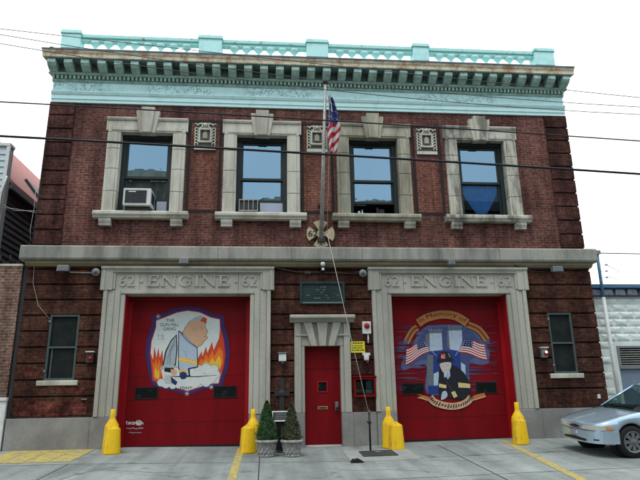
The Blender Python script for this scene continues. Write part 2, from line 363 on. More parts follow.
def strip(mb, x0, y0, x1, y1, w, m, dz):
    """thin sheet following the pavement"""
    d = Vector((x1 - x0, y1 - y0)); L = d.length; d.normalize(); q = Vector((-d.y, d.x)) * w / 2; n = max(2, int(L / .5))
    for i in range(n):
        a, c = Vector((x0, y0)) + d * L * i / n, Vector((x0, y0)) + d * L * (i + 1) / n
        pp = [a - q, c - q, c + q, a + q]; mb.face([(v.x, v.y, gz(v.x, v.y) + dz) for v in pp], m)
b = MB()
for x0, y0, x1, y1, w in ((2.58, -.42, 2.55, -5.15, .022), (-1.47, -1.2, -1.45, -5.15, .02), (-14, -1.98, 14, -2.02, .016), (-5.1, -2.0, -5.12, -5.15, .018),
                          (-14, -3.9, 14, -3.92, .014), (-7.2, -2, -7.2, -5.15, .015), (6.4, -.1, 6.4, -5.15, .015), (8.6, -.1, 8.6, -5.15, .015), (-9, -.1, -9, -5.15, .015)):
    strip(b, x0, y0, x1, y1, w, 'joint', .003)
tag(b.build('pavement_joints'), kind='structure')
b = MB()
for pts in ([(-4.1, -2.35), (-4.35, -2.6), (-4.05, -2.72), (-3.7, -2.78), (-3.35, -2.95), (-3.0, -2.98), (-2.9, -3.05)], [(-4.35, -2.6), (-4.6, -3.0), (-4.75, -3.5)],
            [(1.9, -2.3), (2.15, -2.5), (2.55, -2.55), (2.9, -2.8), (3.2, -2.75)], [(0, -2.9), (.5, -3.1), (.9, -3.05), (1.5, -3.4)]):
    for (x0, y0), (x1, y1) in zip(pts, pts[1:]): strip(b, x0, y0, x1, y1, .011, 'joint', .004)
tag(b.build('pavement_cracks'), kind='structure')
b = MB()
strip(b, -1.91, -.12, -1.9, -5.1, .15, 'ypaint', .006)
strip(b, 4.26, -.12, 3.62, -5.1, .17, 'ypaint', .006)
tag(b.build('yellow_lines'), kind='structure')
b = MB()
for i in range(4):
    xa, xb = -6.95 + i * .452, -6.95 + i * .452 + .44
    strip(b, (xa + xb) / 2, -.03, (xa + xb) / 2, -1.72, xb - xa, 'ypaint', .006)
tag(b.build('yellow_painted_strip'), kind='structure')
b = MB()
for x0, x1, y0, y1 in ((.34, 1.75, -2.15, -.75),):
    b.hexa([(x0, y0, gz(x0, y0) - .05), (x1, y0, gz(x1, y0) - .05), (x1, y1, gz(x1, y1) - .05), (x0, y1, gz(x0, y1) - .05), (x0, y0, gz(x0, y0) + .015), (x1, y0, gz(x1, y0) + .015), (x1, y1, gz(x1, y1) + .015), (x0, y1, gz(x0, y1) + .015)], 'pad')
tag(b.build('concrete_pad', bevel=.006), kind='structure')

# ------------------------------------------------------------------ FIREHOUSE
fh = thing('firehouse', (0, 0, 0), 'two storey red brick firehouse with mint cornice and two red garage doors', 'building')
WX = (4.505, 1.515)
OPH, OZ0, OZ1 = .665, 5.72, 7.90
wc = [-4.505, -1.515, 1.47, 4.46]
GD = [(-4.76, -1.76), (1.76, 4.76)]
GT = 3.61
uph = [(c - OPH - .02, c + OPH + .02, OZ0 - .01, OZ1 + .02) for c in wc]
SW = [(-6.46, -5.78), (5.80, 6.43)]
loh = [(a - .02, c + .02, -1, GT + .03) for a, c in GD] + [(-.455, .455, -1, 2.36)] + [(a, c, 1.62, 3.13) for a, c in SW]
b = MB(); b.wall(-7.02, 7.02, 4.5, 8.76, uph, 0, .34, 'brick_up'); b.build('upper_wall', fh)
b = MB(); b.wall(-7.10, 7.10, -.6, 4.5, loh, .03, .38, 'brick_lo'); b.build('lower_wall', fh)
# side, back walls, roof, floor slab
b = MB()
for sx in (-1, 1):
    x0, x1 = sorted((sx * 7.02, sx * 6.72)); b.box(x0, x1, .35, 18, -.6, 10.2, 'brick_q')
b.box(-6.7, 6.7, 17.7, 18, -.6, 10.2, 'brick_q'); b.build('side_walls', fh)
b = MB(); b.box(-6.7, 6.7, .36, 17.6, 9.3, 9.45, 'lead'); b.box(-6.7, 6.7, .36, 17.6, 4.3, 4.5, 'room'); b.box(-6.7, 6.7, 2.9, 3.0, 4.52, 9.28, 'room')
b.box(-6.7, 6.7, 2.9, 3.0, 0, 4.28, 'room'); b.build('roof_and_floors', fh)
# rusticated courses
zs = [.79, 1.25] + [1.25 + .372 * i for i in range(1, 9)] + [4.32]
for x0, x1 in ((-7.10, -5.27), (-1.27, -.66), (-.655, .655), (.66, 1.27), (5.27, 7.10)):
    b = MB()
    for i in range(len(zs) - 1):
        z0, z1 = zs[i] + (.028 if i else .004), zs[i + 1] - .012
        if z1 - z0 < .05 or (x1 == .655 and z0 < 3.0): continue
        b.wall(x0, x1, z0, z1, [h for h in loh if h[2] > 0], -.022 - .002 * (i % 3), .06, 'brick_lo')
    b.build('brick_courses', fh, bevel=.005)
M['brick_paint'] = brick('overpainted red brick', (.20, .046, .032), (.12, .034, .026), (.11, .055, .042), (.35, .3, .3), sc=5, amount=(.42, .6))
for pts in ([(-6.93, 1.69), (-6.60, 1.72), (-6.52, 1.66), (-6.55, 1.80), (-6.72, 1.90), (-6.93, 1.93)], [(-6.98, .84), (-6.2, .83), (-5.45, .85), (-5.42, 1.05), (-5.7, 1.17), (-6.3, 1.12), (-6.6, 1.2), (-6.98, 1.14)], [(-6.1, 1.33), (-5.6, 1.31), (-5.5, 1.44), (-5.9, 1.50), (-6.15, 1.44)]):
    b = MB(); b.face([(x, -.0295, z) for x, z in pts], 'brick_paint'); b.build('overpainted_patch', fh, recalc=False)
# quoins
b = MB()
nq = 10; hq = (8.715 - 4.82) / nq
for sx in (-1, 1):
    b = MB(); x0, x1 = sorted((sx * 7.035, sx * 6.42)); b.box(x0, x1, -.018, .1, 4.825, 8.70, 'brick_q')
    for i in range(nq):
        z0 = 4.82 + i * hq; x0, x1 = sorted((sx * 7.045, sx * 6.405))
        b.box(x0, x1, -.055, -.0185, z0 + .036, z0 + hq - .002, 'brick_q')
    b.build('quoins', fh, bevel=.005)
# dark brick panel outlines with recessed field
for pc, hw in ((-3.01, .37), (-.05, .36), (2.95, .33)):
    b = MB()
    z0, z1 = 5.80, 8.24
    for a, c, d, e in ((pc - hw - .07, pc - hw, z0 - .07, z1 + .07), (pc + hw, pc + hw + .07, z0 - .07, z1 + .07), (pc - hw, pc + hw, z0 - .07, z0), (pc - hw, pc + hw, z1, z1 + .07)):
        b.box(a, c, -.012, .01, d, e, 'dark_brick')
    o = b.build('brick_panel', fh)
    b = MB(); b.box(pc - hw + .002, pc + hw - .002, -.004, .01, z0 + .002, z1 - .002, 'brick_panel'); b.build('panel_field', o)
# carved medallions
for pc in (-3.01, -.05, 2.95):
    b = MB(); z0, z1 = 7.44, 8.2; zc = 7.86; st = 'stone'
    b.box(pc - .285, pc + .285, -.035, .01, z0, z1, 'medal_back')
    b.box(pc - .28, pc + .28, -.07, -.03, z0, z0 + .09, st)
    for a, c, d, e in ((-.13, .13, .14, .18), (-.13, .13, -.22, -.18), (-.17, -.13, -.22, .18), (.13, .17, -.22, .18)): b.box(pc + a, pc + c, -.10, -.03, zc + d, zc + e, st)
    b.prism([(pc - .06, zc - .10), (pc + .06, zc - .10), (pc + .06, zc + .05), (pc, zc + .1), (pc - .06, zc + .05)], -.075, -.03, 'stone2')
    for s_ in (-1, 1):
        for k in range(6):
            zq = zc - .27 + k * .085; b.ribbon([(pc + s_ * (.225 + .042 * math.cos(R(t))), zq + .042 * math.sin(R(t))) for t in range(-60, 230, 30)], .024, -.085 - .001 * k, st, -.034)
        b.ribbon([(pc + s_ * (.13 + .07 * math.cos(R(t)) * (1 - t / 700)), zc + .26 + .06 * math.sin(R(t))) for t in range(0, 330, 30)], .03, -.095, st, -.034)
        b.ribbon([(pc + s_ * .27, z1 - .02), (pc + s_ * .2, z1 - .05), (pc + s_ * .1, z1 - .01), (pc, z1 - .03)], .03, -.088, st, -.034)
    b.lathe([(.001, -.09), (.05, -.08), (.07, .02)], (pc, -.035, zc + .28), st, 12, axis='Y')
    for k in range(-2, 3): b.prism([(pc + k * .035 - .015, zc + .2), (pc + k * .05, zc + .2 + .1 - abs(k) * .01), (pc + k * .035 + .015, zc + .2)], -.08, -.03, st)
    b.build('carved_medallion', fh)
# belt course
b = MB()
segs = [-7.25, -4.47, -2.56, -.75, 1.03, 3.0, 4.6, 7.25]
for x0, x1 in zip(segs, segs[1:]):
    b.run([(.0, 4.80), (-.20, 4.785), (-.24, 4.75), (-.245, 4.47), (-.22, 4.43), (-.10, 4.42), (0, 4.42)], x0 + .003, x1 - .003, 'belt')
o = b.build('belt_course', fh, bevel=.005)
b = MB(); b.run([(.02, 4.418), (-.16, 4.418), (-.145, 4.36), (-.07, 4.30), (.02, 4.295)], -7.14, 7.14, 'belt_tan'); b.build('bed_moulding', fh)
# granite base
for x0, x1 in ((-7.16, -5.32), (-5.312, -4.765), (-1.755, -.7), (.45, 1.27), (1.276, 1.755), (4.765, 5.31), (5.318, 7.16)):
    b = MB(); b.box(x0, x1, -.06 if x1 - x0 > .6 else -.095, .2, -.6, .785, 'granite'); b.build('granite_base', fh, bevel=.012)
b = MB(); b.box(-.695, -.44, -.08, .2, -.6, .785, 'granite'); b.build('granite_base', fh, bevel=.012)

# windows of the upper floor
mats4 = ['stone', 'stone', 'stone2', 'stone3']
for k, c in enumerate(wc):
    sm = mats4[k]
    sash_z = 6.10 if k < 3 else 5.80
    b = MB()
    b.wall(c - OPH - .018, c + OPH + .018, OZ0 - .008, OZ1 + .018, [(c - OPH + .11, c + OPH - .11, OZ0 + .04, OZ1 - .13)], .17, .30, 'frame')
    b.box(c - OPH + .02, c + OPH - .02, .12, .169, OZ1 - .10, OZ1, 'frame')
    w = b.build('window', fh, bevel=.004)
    a, d = c - OPH + .112, c + OPH - .112
    for nm, z0, z1, y in (('upper_sash', 6.70, 7.76, .20), ('lower_sash', sash_z, 6.74, .245)):
        b = MB(); b.wall(a, d, z0, z1, [(a + .055, d - .055, z0 + .065, z1 - .05)], y, y + .04, 'frame'); b.build(nm, w, bevel=.003)
        b = MB(); yg = y + .02; b.face([(a + .05, yg, z0 + .06), (d - .05, yg, z0 + .06), (d - .05, yg, z1 - .045), (a + .05, yg, z1 - .045)], 'glass_clear' if (k == 3 and nm == 'lower_sash') else 'glass'); b.build('pane', w, recalc=False)
    if k < 2:
        b = MB(); x0 = -4.22 if k == 0 else -1.56
        b.box(x0, d, .25, .27, OZ0 + .04, sash_z - .002, 'blind')
        if k == 0: b.build('filler_panel', w); b = MB(); b.box(a, -4.95, .25, .27, OZ0 + .04, sash_z - .002, 'blind')
        b.build('filler_panel', w)
    if k == 3:
        b = MB(); n = 40
        for half in (-1, 1):       # two swagged halves of a curtain
            rows = []
            for i in range(n + 1):
                s_ = i / n; x = c + half * (.0 + .50 * s_)
                ph = math.sin(s_ * 26) * .012
                zb = 5.78 + .75 * s_ ** 1.5
                rows.append([(x, .31 + ph + .02 * j / 6, 6.72 + (zb - 6.72) * j / 6) for j in range(7)])
            for i in range(n):
                for j in range(6): b.face([rows[i][j], rows[i + 1][j], rows[i + 1][j + 1], rows[i][j + 1]], 'curtain', True)
        b.build('curtain', w, recalc=False)
        b = MB()
        for zz in (6.78, 6.93, 7.06): b.run([(.33, zz), (.37, zz - .05), (.41, zz), (.37, zz + .05)], a, d, 'blind')
        b.build('raised_blind', w)
    if k == 2:
        b = MB(); b.box(c - .42, c - .36, .3, .36, OZ0 + .04, OZ0 + .2, 'mint'); b.lathe([(.03, 0), (.035, .1), (.015, .15), (.015, .2)], (c - .3, .33, OZ0 + .04), 'white', 12)
        b.box(c + .08, c + .14, .3, .38, OZ0 + .04, OZ0 + .3, 'black'); b.box(c + .16, c + .3, .32, .4, OZ0 + .04, OZ0 + .26, 'iron')
        b.build('window_ledge_items', w)
        b = MB(); b.box(c - .55, c - .18, .40, .405, 6.1, 7.75, 'blind'); b.build('curtain', w)
    # limestone surround
    b = MB(); ow = 1.0; it = OZ1
    for s_ in (-1, 1):
        x0, x1 = sorted((c + s_ * OPH, c + s_ * (ow)))
        for q, (z0, z1) in enumerate(((5.71, 6.25), (6.255, 6.86), (6.865, 7.42), (7.425, 7.885))):
            b.box(x0, x1, -.075, .168, z0, z1 - .004, sm)
            xi0, xi1 = sorted((c + s_ * (OPH + .06), c + s_ * (ow - .09)))
            b.box(xi0, xi1, -.095, -.07, z0, z1 - .006, sm)
        x0, x1 = sorted((c + s_ * .99, c + s_ * 1.045)); b.box(x0, x1, -.08, .05, 7.93, 8.285, sm)
    b.box(c - .989, c + .989, -.078, .166, 7.89, 8.21, sm)
    b.run([(0, 8.215), (-.10, 8.215), (-.125, 8.26), (-.125, 8.30), (0, 8.31)], c - 1.04, c + 1.04, sm)
    b.box(c - .90, c + .90, -.098, -.07, 7.93, 8.03, sm)
    sr = b.build('window_surround', fh, bevel=.008)
    b = MB()
    b.prism([(c - .20, 7.86), (c + .20, 7.86), (c + .30, 8.42), (c + .30, 8.50), (c - .30, 8.50), (c - .30, 8.42)], -.13, .1, sm)
    b.prism([(c - .115, 7.855), (c + .115, 7.855), (c + .175, 8.58), (c - .175, 8.58)], -.175, .05, sm)
    b.build('keystone', sr, bevel=.008)
    b = MB(); b.run([(.168, 5.70), (-.20, 5.695), (-.225, 5.66), (-.225, 5.60), (-.18, 5.555), (-.17, 5.52), (.1, 5.52)], c - 1.16, c + 1.16, sm); b.build('sill', sr, bevel=.006)
    for s_ in (-1, 1):
        b = MB(); xc = c + s_ * .87; b.run([(0, 5.516), (-.155, 5.516), (-.155, 5.44), (-.12, 5.37), (-.12, 5.335), (0, 5.33)], xc - .145, xc + .145, sm); b.build('corbel', sr, bevel=.006)

# ground floor side windows
for k, (a, d) in enumerate(SW):
    b = MB(); b.wall(a, d, 1.62, 3.13, [(a + .045, d - .045, 1.665, 2.345), (a + .045, d - .045, 2.385, 3.085)], -.01, .06, 'frame2'); w = b.build('side_window', fh, bevel=.004)
    b = MB(); b.box(a + .04, d - .04, .04, .05, 1.66, 3.09, 'screen'); b.box(a + .1, a + .13, .02, .038, 1.67, 2.34, 'frame2') if k == 0 else None
    b.build('screen', w)
    b = MB(); b.box(a - .02, a + .03, -.03, -.008, 2.95, 3.0, 'grey'); b.build('hinge', w); b = MB(); b.box(a - .02, a + .03, -.03, -.008, 1.8, 1.85, 'grey'); b.build('hinge', w)
    b = MB(); b.run([(.05, 1.62), (-.07, 1.61), (-.075, 1.58), (-.07, 1.50), (.05, 1.49)], a - .13, d + .10, 'stone'); b.build('sill', w, bevel=.006)

# garage surrounds + lettering
LET = {}
def stroke_word(mb, word, x0, x1, z0, z1, y0, y1, m):
    """wide inscription capitals with serifs"""
    H = z1 - z0; wd = {'E': .95, 'N': 1.15, 'G': 1.1, 'I': .42}
    tot = sum(wd[ch] for ch in word) + .16 * (len(word) - 1); sc = (x1 - x0) / tot; x = x0
    T, t = .060, .030
    cnt = [0]
    def r(ax, az, bx, bz, w): cnt[0] += 1; mb.ribbon([(ax, az), (bx, bz)], w, y0 - .0007 * (cnt[0] % 9), m, y1)
    for ch in word:
        W = wd[ch] * sc; a, c = x + .1 * sc, x + W - .1 * sc
        if ch == 'E':
            r(a + .03, z0, a + .03, z1, T); r(a - .03, z1 - t / 2, c, z1 - t / 2, t); r(a - .03, z0 + t / 2, c + .02, z0 + t / 2, t); r(a, z0 + H * .52, c - .07, z0 + H * .52, t)
            r(c - t / 2, z1, c - t / 2, z1 - H * .26, t); r(c + .02 - t / 2, z0, c + .02 - t / 2, z0 + H * .3, t); r(c - .07, z0 + H * .40, c - .07, z0 + H * .64, t * .8)
        if ch == 'N':
            r(a + .01, z0, a + .01, z1, t); r(c - .01, z0, c - .01, z1, t); mb.prism([(a - .04, z1 - .002), (a + .035, z1 - .002), (c + .012, z0 + .002), (c - .045, z0 + .002)], y0 - .008, y1, m)
            r(a - .05, z1 - t / 3, a + .05, z1 - t / 3, t * .7); r(a - .05, z0 + t / 3, a + .06, z0 + t / 3, t * .7); r(c - .06, z1 - t / 3, c + .05, z1 - t / 3, t * .7)
        if ch == 'G':
            xc, zc = (a + c) / 2, (z0 + z1) / 2; rx, rz = (c - a) / 2, H / 2 - t / 2
            mb_pts = [(xc + rx * math.cos(R(q)), zc + rz * math.sin(R(q))) for q in range(42, 330, 12)]
            mb.ribbon(mb_pts, [t + (T - t) * abs(math.cos(R(q))) for q in range(42, 330, 12)], y0, m, y1)
            r(c - .03, z0 + H * .08, c - .03, z0 + H * .46, T * .8); r(c - .11, z0 + H * .46, c + .03, z0 + H * .46, t * .8); r(c - .02, z1 - .02, c - .02, z1 - H * .28, t * .8)
        if ch == 'I':
            xc = (a + c) / 2; r(xc, z0, xc, z1, T); r(xc - .06, z1 - t / 3, xc + .06, z1 - t / 3, t * .7); r(xc - .06, z0 + t / 3, xc + .06, z0 + t / 3, t * .7)
        x += W + .16 * sc
for k, (a, d) in enumerate(GD):
    c = (a + d) / 2; st = 'door_stone'; b = MB()
    for s_ in (-1, 1):                         # legs, stepped
        xi, xo = (c + s_ * 1.5), (c + s_ * 2.02)
        for p, q, y in ((1.5, 1.60, -.055), (1.605, 1.74, -.075), (1.745, 1.90, -.085), (1.905, 2.0, -.115)):
            x0, x1 = sorted((c + s_ * p, c + s_ * q)); b.box(x0, x1, y, .39, .79, 3.61 if p < 1.55 else 3.70, st)
        x0, x1 = sorted((c + s_ * 1.80, c + s_ * 2.085)); b.box(x0, x1, -.125, .2, 3.705, 4.22, st)     # ears
        x0, x1 = sorted((c + s_ * 1.98, c + s_ * 2.05)); b.box(x0, x1, -.14, -.12, 3.705, 4.20, st)
    for x0, x1 in ((c - 1.795, c - 1.18), (c - 1.174, c + 1.2), (c + 1.206, c + 1.795)): b.box(x0, x1, -.06, .392, 3.62, 4.14, st)
    b.run([(0, 4.145), (-.115, 4.145), (-.115, 4.18), (-.15, 4.225), (-.165, 4.235), (-.165, 4.285), (0, 4.29)], c - 2.085, c + 2.085, st)
    b.box(c - 1.59, c + 1.59, -.075, -.055, 3.625, 3.70, st)
    b.box(c - 1.80, c - 1.745, -.10, -.05, 3.73, 4.14, st); b.box(c + 1.745, c + 1.80, -.10, -.05, 3.73, 4.14, st); b.box(c - 1.745, c + 1.745, -.085, -.055, 4.115, 4.14, st)
    sr = b.build('garage_surround', fh, bevel=.006)
    z0, z1 = 3.80, 4.08
    b = MB(); stroke_word(b, 'ENGINE', c - .99, c + 1.0, z0, z1, -.082, -.058, 'door_stone'); b.build('engine_lettering', sr)
    for xa, xb in ((c - 1.66, c - 1.29), (c + 1.29, c + 1.66)): b = MB(); carve_text(b, '62', xa, xb, z0, z1, -.082, -.058, 'door_stone'); b.build('number', sr)
    for s_ in (-1, 1): b = MB(); b.prism([(c + s_ * 1.14 + .035 * math.cos(R(t)), 3.93 + .035 * math.sin(R(t))) for t in range(0, 360, 30)], -.082, -.058, 'door_stone'); b.build('raised_dot', sr)
    # the door: sections, red jambs, header
    b = MB()
    b.box(a, d, .40, .46, -.1, GT, 'red')
    g = b.build('garage_door', fh)
    b = MB()
    for zz in (.62, 1.14, 1.68, 2.22, 2.76, 3.28): b.box(a + .12, d - .12, .3975, .402, zz, zz + .010, 'red_dk')
    b.box(a + .1, d - .1, .385, .41, -.02, .035 + gz(c, 0), 'black'); b.build('section_joints', g)
    b = MB()
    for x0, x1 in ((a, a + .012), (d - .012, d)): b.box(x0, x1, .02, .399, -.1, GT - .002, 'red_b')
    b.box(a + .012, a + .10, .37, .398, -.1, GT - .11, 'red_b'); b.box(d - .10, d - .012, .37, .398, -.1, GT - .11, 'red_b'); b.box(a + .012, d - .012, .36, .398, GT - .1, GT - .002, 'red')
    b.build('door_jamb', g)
    for x0, x1 in (((-4.45, -3.95), (-2.60, -2.08)), ((2.04, 2.55), (3.92, 4.42)))[k]:
        b = MB(); b.wall(x0 - .02, x1 + .02, 1.17, 1.44, [(x0, x1, 1.19, 1.42)], .385, .405, 'black'); wv = b.build('door_window', g)
        b = MB(); b.box(x0, x1, .390, .3985, 1.19, 1.42, mat('door window glass', (.006, .009, .01), .25, scale=9, c2=(.035, .045, .045), amount=(.3, .42), spec=.2) if 'dwg' not in M else M['dwg']); M['dwg'] = b.mats[0]
        b.build('pane', wv) if False else b.build('glass_infill', g)

# ---- painted murals
def layer(q): return .3962 - q * .0009
FL = {}
def C_(name, c):
    if name not in FL: FL[name] = mat('mural ' + name, c, .5, var=.10, scale=6, fine=.05); M['mural ' + name] = FL[name]
    return FL[name]
wht, gry, dgr, blk = C_('white', (.62, .66, .62)), C_('grey', (.36, .42, .45)), C_('dark grey', (.12, .14, .16)), C_('black', (.012, .013, .018))
org, orr, yel, pch = C_('orange', (.75, .17, .02)), C_('red orange', (.55, .06, .015)), C_('yellow', (.78, .45, .04)), C_('peach', (.60, .36, .22))
nvy, pur, bls, tanr, tand = C_('navy', (.02, .03, .11)), C_('purple', (.035, .022, .12)), C_('steel blue', (.05, .07, .17)), C_('ribbon', (.46, .165, .04)), C_('ribbon shade', (.16, .05, .02))
sblu, cblu, rdd, lbl, yband = C_('sky blue', (.075, .11, .24)), C_('cobalt', (.015, .04, .20)), C_('flag red', (.42, .02, .03)), C_('pale blue', (.40, .48, .58)), C_('band', (.62, .50, .20))
skin2 = C_('pale skin', (.52, .46, .42))
def smooth_pts(pts, n=4):
    out = []; L = len(pts)
    for i in range(L):
        p0, p1, p2, p3 = [Vector(pts[(i + j) % L]) for j in (-1, 0, 1, 2)]
        for t in [q / n for q in range(n)]:
            out.append(tuple(.5 * ((2 * p1) + (p2 - p0) * t + (2 * p0 - 5 * p1 + 4 * p2 - p3) * t * t + (-p0 + 3 * p1 - 3 * p2 + p3) * t ** 3)))
    return out
class Mural:
    def __init__(s, u0, v0, sc): s.u0, s.v0, s.sc = u0, v0, sc; s.b = MB(); s.n = 0
    def y(s, q): s.n += 1; return .3955 - s.n * .00002
    def xz(s, p): return P(s.u0 + p[0] / s.sc, s.v0 + p[1] / s.sc, .4)
    def poly(s, pts, q, m, sm=False):
        if sm: pts = smooth_pts(pts)
        w = [s.xz(p) for p in pts]; yy = s.y(q); s.b.face([(x, yy, z) for x, z in w], m)
    def line(s, pts, w, q, m): s.b.ribbon([s.xz(p) for p in pts], w, s.y(q), m)
    def circ(s, c, r, q, m, ry=None, n=14): s.poly([(c[0] + r * math.cos(2 * math.pi * i / n), c[1] + (ry or r) * math.sin(2 * math.pi * i / n)) for i in range(n)], q, m)
    def text(s, t, x0, x1, ya, yb, q, m, bend=None):
        def wf(x, z):
            # x in 0..1 , z in 0..1 (0 bottom)
            cx, cy = x0 + (x1 - x0) * x, yb + (ya - yb) * z
            if bend: cx, cy = bend(x, z)
            return s.xz((cx, cy))
        put_text(s.b, t, 0, 1, 0, 1, s.y(q), m, wf)
gd = [o for o in bpy.data.objects if o.name.startswith('garage_door')]
gd.sort(key=lambda o: sum(v.co.x for v in o.data.vertices))
m1 = Mural(140, 305, 5.217)
m1.poly([(62, 58), (115, 45), (180, 18), (250, 6), (320, 16), (375, 45), (440, 58), (440, 105), (462, 180), (468, 260), (458, 330), (436, 395), (430, 425), (372, 430), (300, 452), (248, 470), (180, 450), (105, 432), (62, 415), (42, 340), (28, 260), (35, 185), (60, 110)], 0, pur)
inn = [(82, 78), (125, 62), (190, 36), (250, 25), (312, 34), (368, 60), (420, 72), (421, 112), (440, 185), (447, 260), (438, 325), (418, 390), (414, 412), (365, 415), (300, 437), (248, 452), (185, 436), (112, 418), (78, 402), (62, 335), (50, 260), (56, 190), (80, 115)]
m1.poly(inn, 1, rdd)
cxm, cym = 248, 240
white_in = [((x - cxm) * .975 + cxm, (y - cym) * .975 + cym) for x, y in inn]
m1.poly(white_in, 2, wht)
def flames(base, tips, q, m): m1.poly([base[0]] + tips + [base[1]], q, m)
m1.poly([(66, 395), (60, 330), (54, 245), (68, 285), (76, 215), (86, 275), (96, 222), (104, 275), (117, 232), (121, 300), (112, 345), (122, 398), (90, 402)], 3, orr)
m1.poly([(72, 385), (68, 320), (64, 295), (76, 315), (84, 275), (92, 315), (102, 280), (108, 320), (112, 300), (112, 350), (104, 392)], 4, org)
m1.poly([(78, 375), (76, 345), (84, 325), (90, 350), (98, 335), (102, 370), (95, 388)], 5, yel)
m1.poly([(300, 320), (296, 290), (322, 240), (326, 268), (345, 215), (352, 250), (376, 192), (384, 235), (412, 175), (418, 120), (436, 190), (442, 260), (434, 325), (415, 372), (385, 330), (340, 322)], 3, orr)
m1.poly([(305, 312), (318, 280), (330, 292), (346, 255), (356, 280), (378, 235), (386, 270), (414, 220), (430, 240), (434, 300), (418, 345), (385, 320)], 4, org)
m1.poly([(325, 310), (345, 290), (358, 305), (378, 275), (390, 300), (412, 262), (424, 290), (418, 330), (380, 318)], 5, yel)
# foam
foam = [(110, 405, 20), (135, 412, 22), (205, 405, 30), (240, 400, 34), (285, 400, 34), (330, 385, 30), (365, 380, 32), (395, 360, 22), (385, 335, 24), (345, 330, 26), (310, 338, 24), (265, 345, 22), (300, 365, 34), (345, 405, 22), (170, 420, 18)]
for x, y, r in foam: m1.circ((x, y), r + 2, 6, dgr)
for x, y, r in foam: m1.circ((x, y), r, 7, wht)
for x, y, r in foam[2:13]: m1.line([(x + r * .75 * math.cos(R(t)), y + r * .75 * math.sin(R(t))) for t in range(190, 330, 20)], .006, 8, gry)
# stout generic fire officer seen from behind, looking right
m1.poly([(192, 152), (160, 185), (132, 240), (118, 310), (130, 350), (160, 345), (188, 312), (196, 230)], 9, blk)
m1.poly([(188, 162), (162, 192), (138, 245), (125, 310), (134, 342), (158, 336), (183, 306), (190, 230)], 10, gry)
for o_ in (0, 16, 32): m1.line([(184 - o_ * .1, 175 + o_), (158 - o_ * .1 + 8, 215 + o_ * .8), (145 + o_ * .4, 270), (140 + o_ * .6, 330)], .010, 11, dgr)
m1.poly([(200, 132), (228, 148), (300, 214), (304, 325), (260, 335), (262, 372), (212, 378), (198, 320)], 9, blk)
m1.poly([(204, 140), (226, 154), (296, 218), (299, 320), (250, 330), (254, 366), (216, 372), (203, 318)], 10, lbl)
m1.line([(215, 150), (250, 190), (296, 222)], .022, 11, bls); m1.line([(222, 235), (236, 245), (243, 270)], .008, 11, dgr)
m1.poly([(202, 272), (246, 278), (298, 294), (298, 314), (246, 300), (202, 292)], 12, yel); m1.poly([(204, 338), (238, 338), (240, 352), (206, 352)], 12, yel)
m1.line([(202, 282), (246, 289), (298, 304)], .008, 13, wht)
head = [(222, 146), (240, 112), (262, 84), (292, 70), (330, 78), (342, 98), (340, 118), (354, 140), (344, 152), (352, 170), (338, 184), (322, 206), (298, 220), (262, 188)]
m1.poly([((x - 290) * 1.035 + 290, (y - 145) * 1.035 + 145) for x, y in head], 13, blk); m1.poly(head, 14, pch)
m1.circ((276, 120), 9, 15, pch); m1.line([(268, 112), (282, 112), (286, 124), (274, 132)], .007, 16, blk); m1.line([(318, 112), (326, 122), (320, 130)], .009, 16, blk); m1.line([(332, 166), (344, 163)], .008, 16, blk)
m1.poly([(262, 84), (282, 66), (318, 54), (338, 66), (346, 92), (322, 84), (300, 80)], 15, gry); m1.poly([(312, 82), (332, 62), (350, 72), (346, 96)], 16, orr)
# hose line and glove, small helmeted helper
m1.line([(168, 372), (300, 374), (400, 366)], [.02, .02, .008], 17, blk); m1.circ((226, 368), 20, 18, nvy)
m1.poly([(104, 330), (125, 312), (165, 310), (196, 322), (200, 330), (150, 326), (112, 338)], 17, gry); m1.poly([(130, 326), (176, 330), (180, 350), (150, 352), (134, 345)], 17, blk)
m1.poly([(160, 334), (190, 338), (196, 352), (182, 368), (162, 360)], 18, pch); m1.poly([(128, 365), (168, 366), (172, 412), (130, 412)], 17, lbl); m1.poly([(130, 384), (170, 384), (170, 392), (130, 392)], 18, yel)
m1.poly([(160, 372), (196, 402), (186, 420), (164, 405)], 18, nvy)
m1.text('THE', 135, 180, 72, 88, 9, blk); m1.text('GUN HILL', 105, 203, 94, 111, 9, blk); m1.text('GANG', 122, 186, 116, 132, 9, blk)
m1.text('E 62', 95, 126, 154, 165, 9, dgr); m1.text('L 32', 95, 126, 170, 181, 9, dgr); m1.text('FDNY', 210, 272, 425, 441, 19, blk)
for x, y in ((95, 60), (372, 428), (245, 462)):
    for t in (0, 45, 90, 135): m1.line([(x - 16 * math.cos(R(t)), y - 16 * math.sin(R(t))), (x, y), (x + 16 * math.cos(R(t)), y + 16 * math.sin(R(t)))], [.001, .012, .001], 20, wht)
tag(m1.b.build('mural', gd[0], recalc=False), 'cartoon fire crew mural lettered THE GUN HILL GANG')

